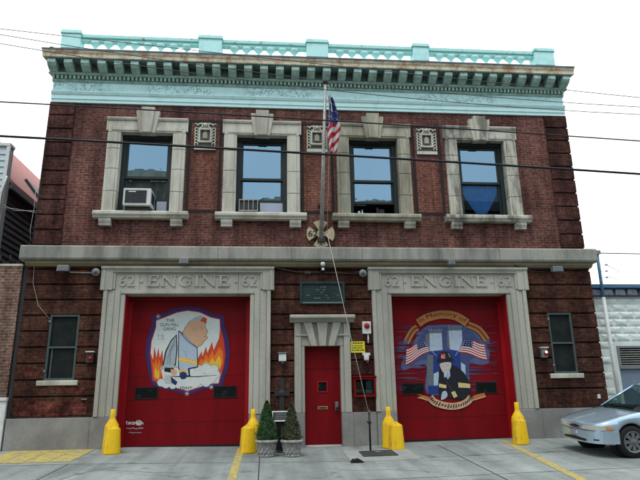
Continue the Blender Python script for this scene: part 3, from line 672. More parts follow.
m2 = Mural(395, 305, 4.362)
rs = random.Random(5)
for i in range(120):                                    # dry brush streaks in blue
    y = rs.uniform(90, 380); x = rs.choice((rs.uniform(10, 150), rs.uniform(300, 440))); w = rs.uniform(25, 80)
    if not (x - w > -4 and x + w < 452): w = min(x + 4, 452 - x)
    m2.line([(x - w, y), (x, y + rs.uniform(-2, 2)), (x + w, y)], [.001, rs.uniform(.006, .02), .001], 0, rs.choice((sblu, bls, pur)))
m2.poly([(70, 190), (100, 125), (135, 95), (165, 88), (300, 88), (340, 110), (385, 150), (412, 210), (405, 252), (372, 262), (325, 256), (322, 350), (280, 380), (140, 386), (138, 268), (90, 268), (35, 285), (28, 255), (48, 215)], 1, sblu, True)
for i in range(70):
    a = rs.uniform(0, 6.283); x, y = 220 + 190 * math.cos(a), 200 + 95 * math.sin(a); w = rs.uniform(25, 60)
    w = min(w, 448 - x, x + 2)
    if w > 8 and y < 300: m2.line([(x - w, y), (x, y + rs.uniform(-1, 1)), (x + w, y)], [.001, rs.uniform(.01, .028), .001], 1, rs.choice((sblu, sblu, M['red'])))
m2.poly([(85, 195), (140, 110), (300, 100), (370, 160), (395, 215), (330, 240), (305, 330), (150, 340), (140, 240), (60, 262), (50, 240)], 2, bls, True)
m2.poly([(150, 200), (285, 196), (285, 345), (205, 388), (144, 390)], 3, cblu)
m2.poly([(132, 130), (150, 122), (152, 205), (136, 200)], 3, dgr); m2.poly([(150, 122), (203, 118), (207, 196), (152, 202)], 4, lbl)
m2.poly([(226, 112), (234, 108), (242, 195), (228, 186)], 3, dgr); m2.poly([(233, 108), (291, 106), (293, 160), (276, 200), (240, 194)], 4, lbl)
m2.poly([(146, 110), (205, 108), (203, 122), (150, 124)], 5, dgr); m2.poly([(230, 98), (291, 95), (291, 110), (233, 112)], 5, dgr)
m2.poly([(140, 218), (166, 218), (166, 352), (140, 352)], 4, dgr); m2.poly([(168, 300), (190, 290), (192, 350), (168, 352)], 4, lbl)
m2.poly([(287, 250), (306, 262), (308, 330), (290, 320)], 4, lbl)
for i in range(110):
    x, y = rs.choice(((rs.uniform(153, 203), rs.uniform(126, 196)), (rs.uniform(237, 288), rs.uniform(113, 175)))); m2.line([(x, y), (x + rs.uniform(3, 8), y)], .006, 6, rs.choice((gry, wht, dgr)))
for x in range(150, 205, 9): m2.line([(x, 112), (x, 104)], .006, 6, wht)
for x in range(234, 292, 10): m2.line([(x, 98), (x + 1, 91)], .006, 6, wht)
m2.line([(166, 88), (166, 110)], .006, 6, blk)
def mflag(A, B, Cc, D, q, canton):                      # A,B top edge  D,Cc bottom edge ; hoist at B-Cc
    A, B, Cc, D = map(Vector, (A, B, Cc, D))
    def pt(s, t):
        top = A.lerp(B, s); bot = D.lerp(Cc, s); p = top.lerp(bot, t); p.y += 4 * math.sin(s * 6.3 + .5); return (p.x, p.y)
    for i in range(13):
        m2.poly([pt(s / 8, i / 13) for s in range(9)] + [pt(s / 8, (i + 1) / 13) for s in range(8, -1, -1)], q, rdd if i % 2 == 0 else wht)
    m2.poly([pt(canton + (1 - canton) * s / 4, 0) for s in range(5)] + [pt(canton + (1 - canton) * s / 4, .54) for s in range(4, -1, -1)], q + 1, nvy)
    for i in range(4):
        for j in range(3): p = pt(canton + (1 - canton) * (i + .5) / 4, (j + .6) / 6.6); m2.circ(p, 1.8, q + 2, wht, n=5)
mflag((50, 188), (130, 155), (152, 202), (46, 262), 7, .55)
mflag((388, 166), (300, 148), (276, 205), (402, 240), 7, .55)
m2.line([(128, 165), (180, 222)], .010, 9, lbl); m2.line([(302, 160), (262, 222)], .010, 9, lbl)
def arc(pts, n=24):                                     # quadratic-ish spline through points
    out = []
    for i in range(len(pts) - 1):
        p0, p1, p2, p3 = [Vector(pts[min(max(i + j, 0), len(pts) - 1)]) for j in (-1, 0, 1, 2)]
        for t in [q / 8 for q in range(8)]:
            out.append(.5 * ((2 * p1) + (p2 - p0) * t + (2 * p0 - 5 * p1 + 4 * p2 - p3) * t * t + (-p0 + 3 * p1 - 3 * p2 + p3) * t ** 3))
    return out + [Vector(pts[-1])]
def band(pts, h, q, m, e=0):
    sp = arc(pts); up, lo = [], []
    for i, p in enumerate(sp):
        d = (sp[min(i + 1, len(sp) - 1)] - sp[max(i - 1, 0)]).normalized(); nn = Vector((d.y, -d.x)); up.append(p + nn * (h / 2 + e)); lo.append(p - nn * (h / 2 + e))
    for i in range(len(sp) - 1): m2.poly([tuple(up[i]), tuple(up[i + 1]), tuple(lo[i + 1]), tuple(lo[i])], q, m)
    return sp
tails = [[(98, 98), (75, 115), (48, 165)], [(318, 86), (365, 108), (402, 155)]]
for t_ in tails: band(t_, 30, 9, blk, 2)
for t_ in tails: band(t_, 28, 10, tanr)
for t_ in tails: band(t_, 9, 11, tand)
m2.poly([(38, 150), (60, 160), (38, 176)], 11, sblu); m2.poly([(396, 168), (404, 142), (412, 165)], 11, sblu)
mainr = [(100, 80), (140, 56), (205, 42), (265, 50), (315, 80)]
band(mainr, 38, 12, blk, 2); band(mainr, 36, 13, tanr)
spm = arc(mainr)
def bendf(x, z):
    f = x * .86 + .08; i = f * (len(spm) - 1); a = spm[int(i)]; c = spm[min(int(i) + 1, len(spm) - 1)]; p = a.lerp(c, i - int(i)); d = (c - a).normalized() if (c - a).length else Vector((1, 0))
    nn = Vector((d.y, -d.x)); q = p + nn * ((z - .45) * 25); return q.x, q.y
m2.text('In Memory of', 0, 1, 0, 1, 14, blk, bendf)
# firefighter in dark turnout coat, resting on one arm
m2.poly([(196, 262), (214, 296), (248, 262), (292, 288), (314, 318), (330, 352), (322, 402), (285, 412), (232, 404), (196, 400), (188, 352), (192, 300)], 10, blk, True)
m2.poly([(178, 244), (188, 236), (192, 214), (212, 202), (236, 208), (246, 226), (262, 242), (240, 252), (208, 258), (186, 256)], 12, nvy, True)
m2.poly([(182, 240), (190, 234), (193, 214), (212, 203), (234, 209), (243, 226), (254, 240), (238, 247), (206, 252), (188, 250)], 13, blk, True)
m2.poly([(198, 214), (218, 211), (220, 234), (200, 236)], 14, rdd); m2.text('62', 201, 217, 217, 232, 15, wht); m2.line([(232, 212), (240, 228)], .012, 14, yband)
m2.poly([(196, 256), (240, 250), (243, 272), (232, 290), (218, 298), (204, 286)], 11, skin2, True)
m2.line([(203, 268), (212, 266)], .008, 12, blk); m2.line([(224, 264), (234, 263)], .008, 12, blk); m2.line([(213, 285), (227, 283)], .008, 12, rdd); m2.line([(218, 268), (216, 277)], .004, 12, dgr)
m2.poly([(212, 296), (238, 282), (240, 310), (230, 326), (222, 312), (214, 318)], 12, lbl); m2.line([(228, 296), (232, 322)], .01, 13, bls)
m2.poly([(192, 342), (224, 350), (222, 364), (190, 358)], 12, yband); m2.poly([(274, 338), (326, 344), (328, 362), (276, 360)], 12, yband); m2.poly([(244, 380), (260, 375), (272, 398), (256, 406)], 12, yband)
m2.line([(192, 350), (223, 357)], .006, 13, lbl); m2.line([(275, 349), (327, 353)], .006, 13, lbl)
m2.poly([(206, 380), (222, 376), (228, 396), (214, 410), (200, 412)], 12, lbl, True); m2.line([(222, 330), (250, 372)], .006, 11, dgr)
# lower ribbon with painted script
low = [(152, 402), (175, 425), (225, 440), (270, 440), (310, 425), (332, 402)]
for t_ in ([(98, 398), (130, 405), (160, 418)], [(325, 418), (350, 402), (392, 392)]): band(t_, 18, 9, tanr)
for t_ in ([(100, 398), (160, 425)], [(325, 420), (395, 398)]): band(t_, 5, 10, pch)
m2.poly([(92, 388), (118, 398), (92, 404)], 10, M['red']); 
band(low, 32, 14, blk, 1.5); band(low, 30, 15, pch)
spl = arc(low); rr = random.Random(11)
prev = None
for i in range(1, len(spl) - 1, 2):
    p = spl[i]; h = rr.choice((6, 8, 11)); d = (spl[i + 1] - spl[i - 1]).normalized(); nn = Vector((d.y, -d.x))
    m2.line([tuple(p - nn * h), tuple(p + nn * h * .9 + d * 2)], .022, 16, blk)
    m2.line([tuple(p - nn * h * .6 + d * 1), tuple(p + nn * 4 + d * 5), tuple(p - nn * 6 + d * 9), tuple(p + nn * 2 + d * 13)], .013, 16, blk)
tag(m2.b.build('mural', gd[1], recalc=False), 'memorial mural with firefighter, two towers, two flags and ribbon reading In Memory of')
# graffiti tag on the left door
g1 = Mural(120, 410, 16); rg = random.Random(3)
for i in range(9):
    x = 100 + i * 31; z = 208
    g1.line([(x, z + rg.uniform(-34, -18)), (x + rg.uniform(-8, 18), z + rg.uniform(-5, 5)), (x + rg.uniform(0, 24), z + rg.uniform(18, 36))], .018, 0, wht)
    g1.line([(x + 4, z + rg.uniform(-20, 20)), (x + 22, z + rg.uniform(-26, 26))], .014, 0, wht)
    g1.line([(x, 292 + rg.uniform(-18, 0)), (x + 14, 292 + rg.uniform(0, 20)), (x + 26, 292 + rg.uniform(-18, 12))], .013, 0, lbl)
for i in range(7): g1.line([(140 + i * 30, 362 + rg.uniform(-12, 4)), (158 + i * 30, 362 + rg.uniform(-8, 16)), (174 + i * 28, 356)], .011, 0, gry)
for t in range(0, 330, 30): g1.line([(300 + 48 * math.cos(R(t)), 205 + 36 * math.sin(R(t))), (300 + 48 * math.cos(R(t + 32)), 205 + 36 * math.sin(R(t + 32)))], .018, 0, wht)
tag(g1.b.build('graffiti_tag', gd[0], recalc=False), 'small white scrawled graffiti tag')

# entrance door, surround and hood
b = MB(); st = 'door_stone'
for s_ in (-1, 1):
    for p, q, y in ((.435, .52, -.045), (.522, .68, -.085)):
        x0, x1 = sorted((s_ * p, s_ * q)); b.box(x0, x1, y, .25, .79 if s_ < 0 or p > .5 else .79, 2.34 if p < .5 else 2.90, st)
b.box(-.52, .52, -.05, .25, 2.345, 2.90, st)
b.box(-.66, -.30, -.105, -.05, 2.58, 2.62, st); b.box(.30, .66, -.105, -.05, 2.58, 2.62, st)
sr = b.build('entrance_surround', fh, bevel=.006)
b = MB(); b.box(.44, .70, -.08, .2, -.3, .785, 'granite'); b.build('plinth', sr, bevel=.008)
for t0, t1, b0, b1 in ((-.46, -.26, -.28, -.14), (-.13, .13, -.075, .075), (.26, .46, .14, .28)):
    b = MB(); b.prism([(b0, 2.335), (b1, 2.335), (t1, 2.90), (t0, 2.90)], -.14, -.02, st); b.build('keystone', sr, bevel=.006)
b = MB(); b.run([(.05, 2.905), (-.13, 2.905), (-.16, 2.94), (-.20, 2.965), (-.27, 2.99), (-.28, 3.0), (-.28, 3.05), (-.26, 3.075), (.05, 3.09)], -.79, .79, st); b.build('hood', sr, bevel=.004)
b = MB(); b.wall(-.45, .45, .0, 2.342, [(-.11, .11, 1.27, 1.50)], .14, .19, 'red'); dr = b.build('entrance_door', fh)
tag(dr, 'plain red entrance door with small square light')
b = MB(); b.box(-.434, .434, .132, .139, 1.80, 1.808, 'red_dk'); b.build('panel_line', dr); b = MB(); b.box(-.434, .434, .128, .1395, .0, .06, 'white'); b.build('kick_strip', dr)
b = MB(); b.wall(-.13, .13, 1.25, 1.52, [(-.10, .10, 1.28, 1.49)], .125, .139, 'red_b'); b.box(-.1, .1, .15, .156, 1.28, 1.49, M['dwg']); b.build('door_light', dr)
b = MB(); b.box(-.12, .115, .125, .139, .86, .93, 'brass'); b.box(-.09, .085, .120, .124, .88, .91, 'black'); b.build('mail_slot', dr, bevel=.003)
b = MB(); b.box(.30, .375, .115, .139, .83, 1.03, 'grey'); b.lathe([(.02, 0), (.035, -.03), (.035, -.06), (.02, -.07)], (.338, .115, .88), 'black', 14, axis='Y'); b.build('handle', dr, bevel=.004)
b = MB(); b.box(-.5, .5, -.12, .3, -.3, .005, 'white'); b.build('threshold', fh, bevel=.004)

# cornice
b = MB(); mt = 'mint'
b.run([(.1, 8.715), (-.05, 8.715), (-.05, 8.80), (-.075, 8.805), (-.075, 8.92), (-.10, 8.93), (-.13, 8.99), (-.13, 9.01), (0, 9.02)], -7.03, 7.03, 'mint_a'); b.build('architrave', fh)
b = MB(); b.run([(.1, 9.01), (-.04, 9.01), (-.04, 9.312), (.1, 9.312)], -7.03, 7.03, 'mint_frieze'); b.build('frieze', fh)
b = MB(); b.run([(.1, 9.305), (-.06, 9.305), (-.10, 9.34), (-.10, 9.355), (0, 9.36)], -7.05, 7.05, 'mint_b')
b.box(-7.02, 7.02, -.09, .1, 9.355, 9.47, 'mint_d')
n = 132
for i in range(n):
    x = -7.06 + 14.12 * (i + .5) / n; b.box(x - .028, x + .028, -.15, -.085, 9.368, 9.455, 'mint_b')
b.run([(.1, 9.462), (-.17, 9.462), (-.20, 9.485), (-.21, 9.505), (.1, 9.51)], -7.06, 7.06, 'mint_b', .3)
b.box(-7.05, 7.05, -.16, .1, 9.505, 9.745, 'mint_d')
b.build('dentil_course', fh)
n = 34
for i in range(n):
    x = -6.98 + 13.96 * i / (n - 1); b = MB()
    b.run([(-.161, 9.51), (-.26, 9.51), (-.40, 9.57), (-.47, 9.64), (-.47, 9.742), (-.161, 9.742)], x - .105, x + .105, 'mint_b')
    b.build('modillion', fh, bevel=.006)
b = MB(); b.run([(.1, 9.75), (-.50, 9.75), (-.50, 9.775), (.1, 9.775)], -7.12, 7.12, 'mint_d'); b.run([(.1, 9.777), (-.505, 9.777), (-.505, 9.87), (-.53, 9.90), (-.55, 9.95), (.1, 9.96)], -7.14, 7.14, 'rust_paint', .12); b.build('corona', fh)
b = MB(); b.run([(.1, 9.965), (-.56, 9.955), (-.565, 9.995), (.1, 10.04)], -7.15, 7.15, 'lead', .12); b.build('flashing', fh)
# balustrade
b = MB(); b.box(-6.97, 6.97, .0, .32, 9.5, 10.36, 'mint'); b.build('parapet_base', fh)
peds = [(-6.97, -6.47), (-3.29, -2.66), (-.30, .31), (2.76, 3.22), (6.38, 6.97)]
for x0, x1 in peds:
    b = MB(); b.box(x0, x1, -.03, .33, 10.362, 10.80, 'mint'); b.box(x0 - .03, x1 + .03, -.06, .36, 10.803, 10.85, 'mint_rust'); b.box(x0 - .015, x1 + .015, -.045, .345, 10.852, 10.92, 'mint'); b.build('parapet_pedestal', fh, bevel=.008)
for (a, x0), (x1, c) in zip(peds, peds[1:]):
    b = MB(); b.box(x0 + .002, x1 - .002, .05, .27, 10.365, 10.41, 'mint'); b.box(x0 + .002, x1 - .002, .08, .24, 10.66, 10.74, 'mint'); b.box(x0 + .002, x1 - .002, .03, .29, 10.742, 10.84, 'mint_rust'); b.build('parapet_rail', fh, bevel=.008)
    k = max(1, round((x1 - x0) / .335)); s_ = (x1 - x0) / k
    for i in range(k + 1):
        if i in (0, k): continue
        xb = x0 + s_ * i; b = MB()
        b.lathe([(.06, 0), (.06, .03), (.035, .045), (.045, .09), (.085, .15), (.13, .20), (.155, .25)], (xb, .16, 10.412), 'mint', 14, sy=.7); b.build('baluster', fh)
b = MB(); b.lathe([(.05, 0), (.05, .16), (.07, .165), (.07, .2)], (-7.1, -.2, 10.02), 'iron', 12); b.lathe([(.045, 0), (.045, .3)], (7.15, .05, 10.03), 'iron', 12); b.build('vent_pipe', fh)
# downpipe at left corner
b = MB(); b.box(-7.20, -7.11, .02, .10, 0, 4.4, 'iron'); b.tube([(-7.06, .05, 8.7), (-7.075, .05, 6), (-7.08, .05, 4.85)], .03, 'iron'); b.build('downpipe', fh)
# bronze plaque
b = MB(); x0, x1, z0, z1 = -.54, .58, 3.36, 3.93
b.wall(x0, x1, z0, z1, [(x0 + .06, x1 - .06, z0 + .07, z1 - .06)], -.085, .0, 'bronze'); b.box(x0 + .05, x1 - .05, -.05, .0, z0 + .06, z1 - .05, 'bronze'); b.box(x0 + .065, x1 - .065, -.092, -.086, z0 + .015, z0 + .05, 'bronze_l')
pl = b.build('bronze_plaque', None, bevel=.006); tag(pl, 'green bronze name plaque with raised frame above the entrance hood', 'plaque')
b = MB()
rg = random.Random(8)
for z, w in ((3.78, .16), (3.71, .30), (3.64, .22), (3.57, .40), (3.50, .40)):
    x = .02 - w
    while x < .02 + w:
        l_ = rg.uniform(.03, .09); b.box(x, x + l_, -.056, -.049, z, z + .022, 'bronze_l' if rg.random() < .3 else 'bronze'); x += l_ + .02
b.build('raised_text', pl)

# ------------------------------------------------------------------ things fixed to the firehouse
# flag pole (leans out from the cross plate), halyard, flag
fp = thing('flagpole', (.01, -.12, 5.0), 'tall pale metal flagpole leaning out from the cross shaped plate', 'flagpole')
base, topp = Vector((.01, -.12, 5.02)), Vector((.12, -.85, 9.0))
b = MB((.01, -.12, 5.0)); b.tube([base, base.lerp(topp, .5), topp], [.055, .048, .038], 'alu', 12); b.build('pole', fp)
b = MB((.01, -.12, 5.0)); b.lathe([(.02, 0), (.06, .02), (.07, .08), (.05, .13), (.001, .15)], topp, 'iron', 12); b.tube([topp + Vector((.0, 0, .02)), topp + Vector((.12, 0, .02))], .018, 'iron'); b.build('pulley_cap', fp)
b = MB((.01, -.12, 5.0)); b.box(-.09, .11, -.17, .02, 4.93, 5.05, 'iron'); b.box(-.05, .07, -.13, .02, 5.9, 5.96, 'iron'); b.build('bracket', fp, bevel=.006)
b = MB(); A_, B_ = Vector((.22, -.86, 9.0)), Vector((.14, -.35, 5.1)); E_ = Vector((.93, -.95, .75))
b.tube([A_, A_.lerp(B_, .5) + Vector((.02, -.02, 0)), B_], .006, 'rope', 5); b.tube([B_, B_.lerp(E_, .5) + Vector((0, 0, -.04)), E_], .008, 'rope', 5)
tag(b.build('halyard_rope'), 'thin pale rope running from the flagpole down to the black stanchion', 'rope')
fr, fw_, fb = flat('flag cloth red', (.42, .02, .035), .85), flat('flag cloth white', (.55, .55, .53), .85), flat('flag cloth blue', (.025, .045, .17), .85)
b = MB((.2, -.8, 8.0)); nu, nv = 14, 60; G = []
for i in range(nu + 1):
    row = []
    for j in range(nv + 1):
        u_, v_ = i / nu, j / nv
        wid = .10 + .22 * min(1, v_ * 1.8) - .20 * max(0, v_ - .62) * 2
        x = .19 + u_ * wid - .0 * v_ + .02 * math.sin(v_ * 7) + (.06 * max(0, v_ - .7))
        y = -.82 + .5 * (v_ * 1.45) * .17 + .055 * math.sin(u_ * 11 + v_ * 2.6) - .03 * u_
        z = 8.62 - v_ * 1.5 + .10 * (1 - u_) * (1 - v_) + .05 * math.sin(u_ * 6) * v_
        row.append(b.bm.verts.new(Vector((x, y, z)) - b.o))
    G.append(row)
for i in range(nu):
    for j in range(nv):
        u_, v_ = i / nu, j / nv
        if v_ < .46 - .1 * u_ + .06: m_ = fb
        else: m_ = fr if int((v_ * 11 + u_ * 2.6)) % 2 == 0 else fw_
        if m_ is fb and (i * 3 + j) % 8 == 0 and i % 2: m_ = fw_
        if m_ is fb and i == nu // 3: m_ = fw_ if v_ < .3 else fb
        f = b.bm.faces.new((G[i][j], G[i + 1][j], G[i + 1][j + 1], G[i][j + 1])); f.material_index = b.mi(m_); f.smooth = True
fl = b.build('flag', recalc=False); so = fl.modifiers.new('thick', 'SOLIDIFY'); so.thickness = .004
tag(fl, 'limp american flag hanging from the flagpole', 'flag')
# cross plate
b = MB((0, -.1, 5.17)); cx_, cz_ = .0, 5.16
pts = []
for k in range(4):
    a0 = R(90 * k)
    arm = [(-.05, .10), (-.19, .30), (-.11, .345), (0, .36), (.11, .345), (.19, .30), (.05, .10)]
    for x, z in arm[::-1] if False else arm: pts.append((cx_ + x * math.cos(a0) + z * math.sin(a0), cz_ - x * math.sin(a0) + z * math.cos(a0)))
b.prism(pts, -.11, -.07, 'tan'); cp = b.build('cross_plate', None, bevel=.004)
tag(cp, 'tan maltese cross plate numbered 62 at the foot of the flagpole', 'emblem')
b = MB((0, -.1, 5.17)); carve_text(b, '62', -.32, -.085, 5.09, 5.24, -.118, -.109, 'black'); b.build('number', cp)
b = MB((0, -.1, 5.17)); b.box(-.1, .1, -.07, .01, 5.06, 5.26, 'iron'); b.lathe([(.001, -.12), (.016, -.118), (.02, -.109)], (0, 0, 4.88), 'iron', 8, axis='Y'); b.build('mounting', cp)

# air conditioners
ac = thing('air_conditioner', (-4.60, -.1, 5.78), 'white boxy air conditioner sticking out of the leftmost upper window', 'air conditioner', 'air conditioners in the upper windows')
o0 = (-4.60, -.1, 5.78)
b = MB(o0); b.box(-4.93, -4.26, -.30, .30, 5.80, 6.25, 'white'); b.build('casing', ac, bevel=.012)
b = MB(o0); b.box(-4.885, -4.36, -.308, -.301, 5.86, 6.20, 'grey')
for i in range(16): b.box(-4.88, -4.365, -.316, -.309, 5.868 + i * .0205, 5.877 + i * .0205, 'iron')
b.build('grille', ac)
b = MB(o0); b.box(-4.80, -4.62, -.322, -.317, 6.14, 6.165, 'white'); b.build('badge', ac)
b = MB(o0); b.box(-4.258, -4.255, -.2, .15, 5.9, 6.18, 'grey'); [b.box(-4.254, -4.250, -.2 + i * .04, -.185 + i * .04, 5.9, 6.18, 'iron') for i in range(9)]; b.box(-4.9, -4.3, -.2, .2, 5.70, 5.798, 'conduit'); b.build('side_louvre', ac)
ac2 = thing('air_conditioner', (-1.84, 0, 5.78), 'small flush air conditioner with four grille bars in the second upper window', 'air conditioner', 'air conditioners in the upper windows')
o0 = (-1.84, 0, 5.78)
b = MB(o0); b.wall(-2.10, -1.60, 5.80, 6.13, [(-2.075 + i * .118, -2.075 + i * .118 + .10, 5.83, 6.10) for i in range(4)], .06, .30, 'alu'); b.build('casing', ac2, bevel=.003)
b = MB(o0); b.box(-2.09, -1.61, .12, .13, 5.81, 6.12, 'iron'); [b.box(-2.09, -1.61, .10, .115, 5.84 + i * .03, 5.85 + i * .03, 'grey') for i in range(9)]; b.build('grille', ac2)

# flood lights under the belt course
def floodlight(x, z, label, big=1, y=-.2):
    t = thing('floodlight', (x, y, z), label, 'floodlight', 'floodlights under the stone band'); o_ = (x, y, z)
    b = MB(o_); w = .13 * big
    b.hexa([(x - w, y - .12, z - .08), (x + w, y - .12, z - .08), (x + w, y + .06, z - .05), (x - w, y + .06, z - .05), (x - w, y - .08, z + .08), (x + w, y - .08, z + .08), (x + w, y + .06, z + .07), (x - w, y + .06, z + .07)], 'grey'); b.build('housing', t, bevel=.012)
    b = MB(o_); b.hexa([(x - w + .02, y - .13, z - .065), (x + w - .02, y - .13, z - .065), (x + w - .02, y - .118, z - .065), (x - w + .02, y - .118, z - .065), (x - w + .02, y - .094, z + .06), (x + w - .02, y - .094, z + .06), (x + w - .02, y - .08, z + .06), (x - w + .02, y - .08, z + .06)], 'lamp_glass'); b.build('lens', t)
    b = MB(o_); b.tube([(x, y + .05, z), (x, -.03, z + .02)], .02, 'iron'); b.build('arm', t)
floodlight(-6.20, 4.20, 'square grey floodlight at the left end under the stone band')
floodlight(-3.36, 4.37, 'square floodlight centred above the left garage surround', .8, -.30)
floodlight(3.28, 4.37, 'square floodlight centred above the right garage surround', .6, -.30)
floodlight(6.10, 4.22, 'square blue grey floodlight near the right end of the stone band')
def round_lamp(x, z, label, y=-.12):
    b = MB((x, y, z)); t = tag(b.lathe([(.03, .12), (.05, .05), (.085, .02), (.10, -.06), (.06, -.09), (.001, -.10)], (x, y, z), 'grey', 16, axis='Y').build('round_lamp'), label, 'lamp', 'round lamps on the conduit')
    b = MB((x, y, z)); b.lathe([(.001, -.112), (.05, -.105), (.055, -.09)], (x, y, z), 'lamp_glass', 14, axis='Y'); b.build('lens', t)
round_lamp(-5.46, 4.13, 'round grey lamp beside the left garage surround corner'); round_lamp(1.04, 4.12, 'round grey lamp between the flagpole and right garage surround')
t = thing('globe_lamp', (.03, -.2, 4.2), 'small lamp with white globe on black stem below the flagpole', 'lamp')
b = MB((.03, -.2, 4.2)); b.lathe([(.001, .07), (.05, .055), (.06, 0), (.03, -.05)][::-1], (.03, -.2, 4.33), 'white', 16); b.build('globe', t)
b = MB((.03, -.2, 4.2)); b.box(-.02, .08, -.24, -.05, 4.16, 4.28, 'black'); b.box(.0, .06, -.25, -.241, 4.18, 4.24, 'white'); b.build('stem', t, bevel=.006)
b = MB(); b.tube([(-6.1, -.06, 4.15), (-5.5, -.06, 4.13)], .017, 'alu', 6); tag(b.build('conduit'), 'short pale conduit joining the left floodlight and round lamp', 'conduit')
b = MB(); b.tube([(-1.22, -.06, 4.30), (-.9, -.06, 4.22), (-.6, -.06, 4.17), (0, -.06, 4.16), (1.0, -.06, 4.13)], .017, 'conduit', 6); b.box(-.42, -.26, -.10, -.02, 4.12, 4.19, 'conduit'); tag(b.build('conduit'), 'long brown conduit running above the bronze plaque', 'conduit')
b = MB(); b.tube([(5.0, -.14, 4.35), (5.25, -.12, 4.26), (5.6, -.06, 4.19), (6.0, -.06, 4.20)], .015, 'iron', 6); tag(b.build('conduit'), 'dark sagging conduit feeding the right floodlight', 'conduit')
b = MB(); b.tube([(-6.95, -.05, 4.3), (-6.93, -.05, 3.9), (-6.75, -.05, 3.35), (-6.45, -.05, 3.02), (-6.2, -.05, 2.98), (-5.9, -.05, 3.15)][:4], .006, 'rope', 5)
tag(b.build('hanging_cable'), 'thin pale cable drooping above the left side window', 'cable')
b = MB(); b.tube([(-7.12, -.09, 6.4), (-7.10, -.09, 5.8), (-7.13, -.09, 5.2), (-7.09, -.09, 4.9)], .006, 'alu', 5); tag(b.build('hanging_cable'), 'thin pale cable hanging down the left brick corner', 'cable')

# things beside the entrance
t = thing('wall_lantern', (-.97, -.05, 2.0), 'white lantern on the brick left of the entrance', 'lantern')
b = MB((-.97, -.05, 2.0)); b.box(-1.06, -.88, -.16, -.02, 1.98, 2.16, 'white'); b.build('shade', t, bevel=.015)
b = MB((-.97, -.05, 2.0)); b.box(-1.08, -.86, -.18, -.02, 2.163, 2.19, 'grey'); b.box(-1.0, -.94, -.1, -.02, 1.93, 1.978, 'grey'); b.build('cap', t, bevel=.004)
t = thing('alarm_bell', (1.10, -.05, 2.6), 'white alarm box with round red lamp right of the entrance hood', 'alarm')
b = MB((1.10, -.05, 2.6)); b.box(.99, 1.20, -.12, -.02, 2.62, 2.92, 'white'); b.build('case', t, bevel=.01)
b = MB((1.10, -.05, 2.6)); b.lathe([(.07, -.12), (.065, -.15), (.04, -.17), (.001, -.18)], (1.10, 0, 2.81), 'red_b', 16, axis='Y'); b.build('red_lamp', t)
b = MB((1.10, -.05, 2.6)); b.tube([(1.13, -.06, 2.62), (1.13, -.06, 2.40)], .022, 'white'); b.build('pipe', t)
b = MB((.87, -.05, 2.3)); b.box(.695, 1.04, -.055, -.03, 2.17, 2.44, mat('yellow sign', (.70, .62, .03), .5, var=.1)); ys = b.build('wall_sign', bevel=.002); tag(ys, 'small yellow notice with worn black writing beside the entrance', 'sign')
b = MB((.87, -.05, 2.3)); rg = random.Random(4)
for z, h in ((2.385, .03), (2.325, .022), (2.275, .022), (2.215, .03)):
    x = .725
    while x < .98:
        w = rg.uniform(.012, .04); b.box(x, x + w, -.058, -.0555, z, z + h, 'black'); x += w + rg.uniform(.008, .02)
b.build('worn_writing', ys)
t = thing('wall_lamp', (1.06, -.05, 2.0), 'small white wall lamp below the yellow notice', 'lamp')
b = MB((1.06, -.05, 2.0)); b.box(.97, 1.15, -.14, -.02, 2.10, 2.16, 'white'); b.lathe([(.06, 0), (.07, .12)], (1.06, -.10, 1.98), 'white', 12); b.build('shade', t, bevel=.004)
b = MB((1.06, -.05, 2.0)); b.tube([(1.11, -.05, 2.0), (1.12, -.04, 1.85), (1.06, -.04, 1.7)], .008, 'conduit'); b.lathe([(.03, 0), (.035, .06)], (1.08, -.10, 1.91), 'red_b', 10); b.build('socket', t)
t = thing('notice_case', (1.0, -.05, 1.2), 'red framed glass notice case right of the entrance', 'notice case')
o0 = (1.0, -.05, 1.2)
b = MB(o0); b.wall(.73, 1.26, 1.13, 1.58, [(.78, 1.21, 1.18, 1.53)], -.14, -.02, 'red'); b.box(.71, 1.28, -.17, -.02, 1.585, 1.62, 'red'); b.build('frame', t, bevel=.006)
b = MB(o0); b.box(.775, 1.215, -.05, -.03, 1.175, 1.535, 'screen'); b.build('backboard', t)
b = MB(o0); b.box(.80, .96, -.06, -.052, 1.22, 1.48, flat('faded poster', (.42, .30, .2))); b.box(1.03, 1.16, -.06, -.052, 1.32, 1.50, flat('blue paper', (.35, .52, .58))); b.box(1.02, 1.18, -.062, -.052, 1.20, 1.30, 'white')
for i in range(6): b.box(.82 + i * .022, .83 + i * .022, -.064, -.0605, 1.24, 1.3 + .03 * (i % 3), 'red_b')
b.build('paper', t)
b = MB(o0); b.face([(.778, -.12, 1.178), (1.212, -.12, 1.178), (1.212, -.12, 1.532), (.778, -.12, 1.532)], 'glass_car'); b.build('pane', t, recalc=False)
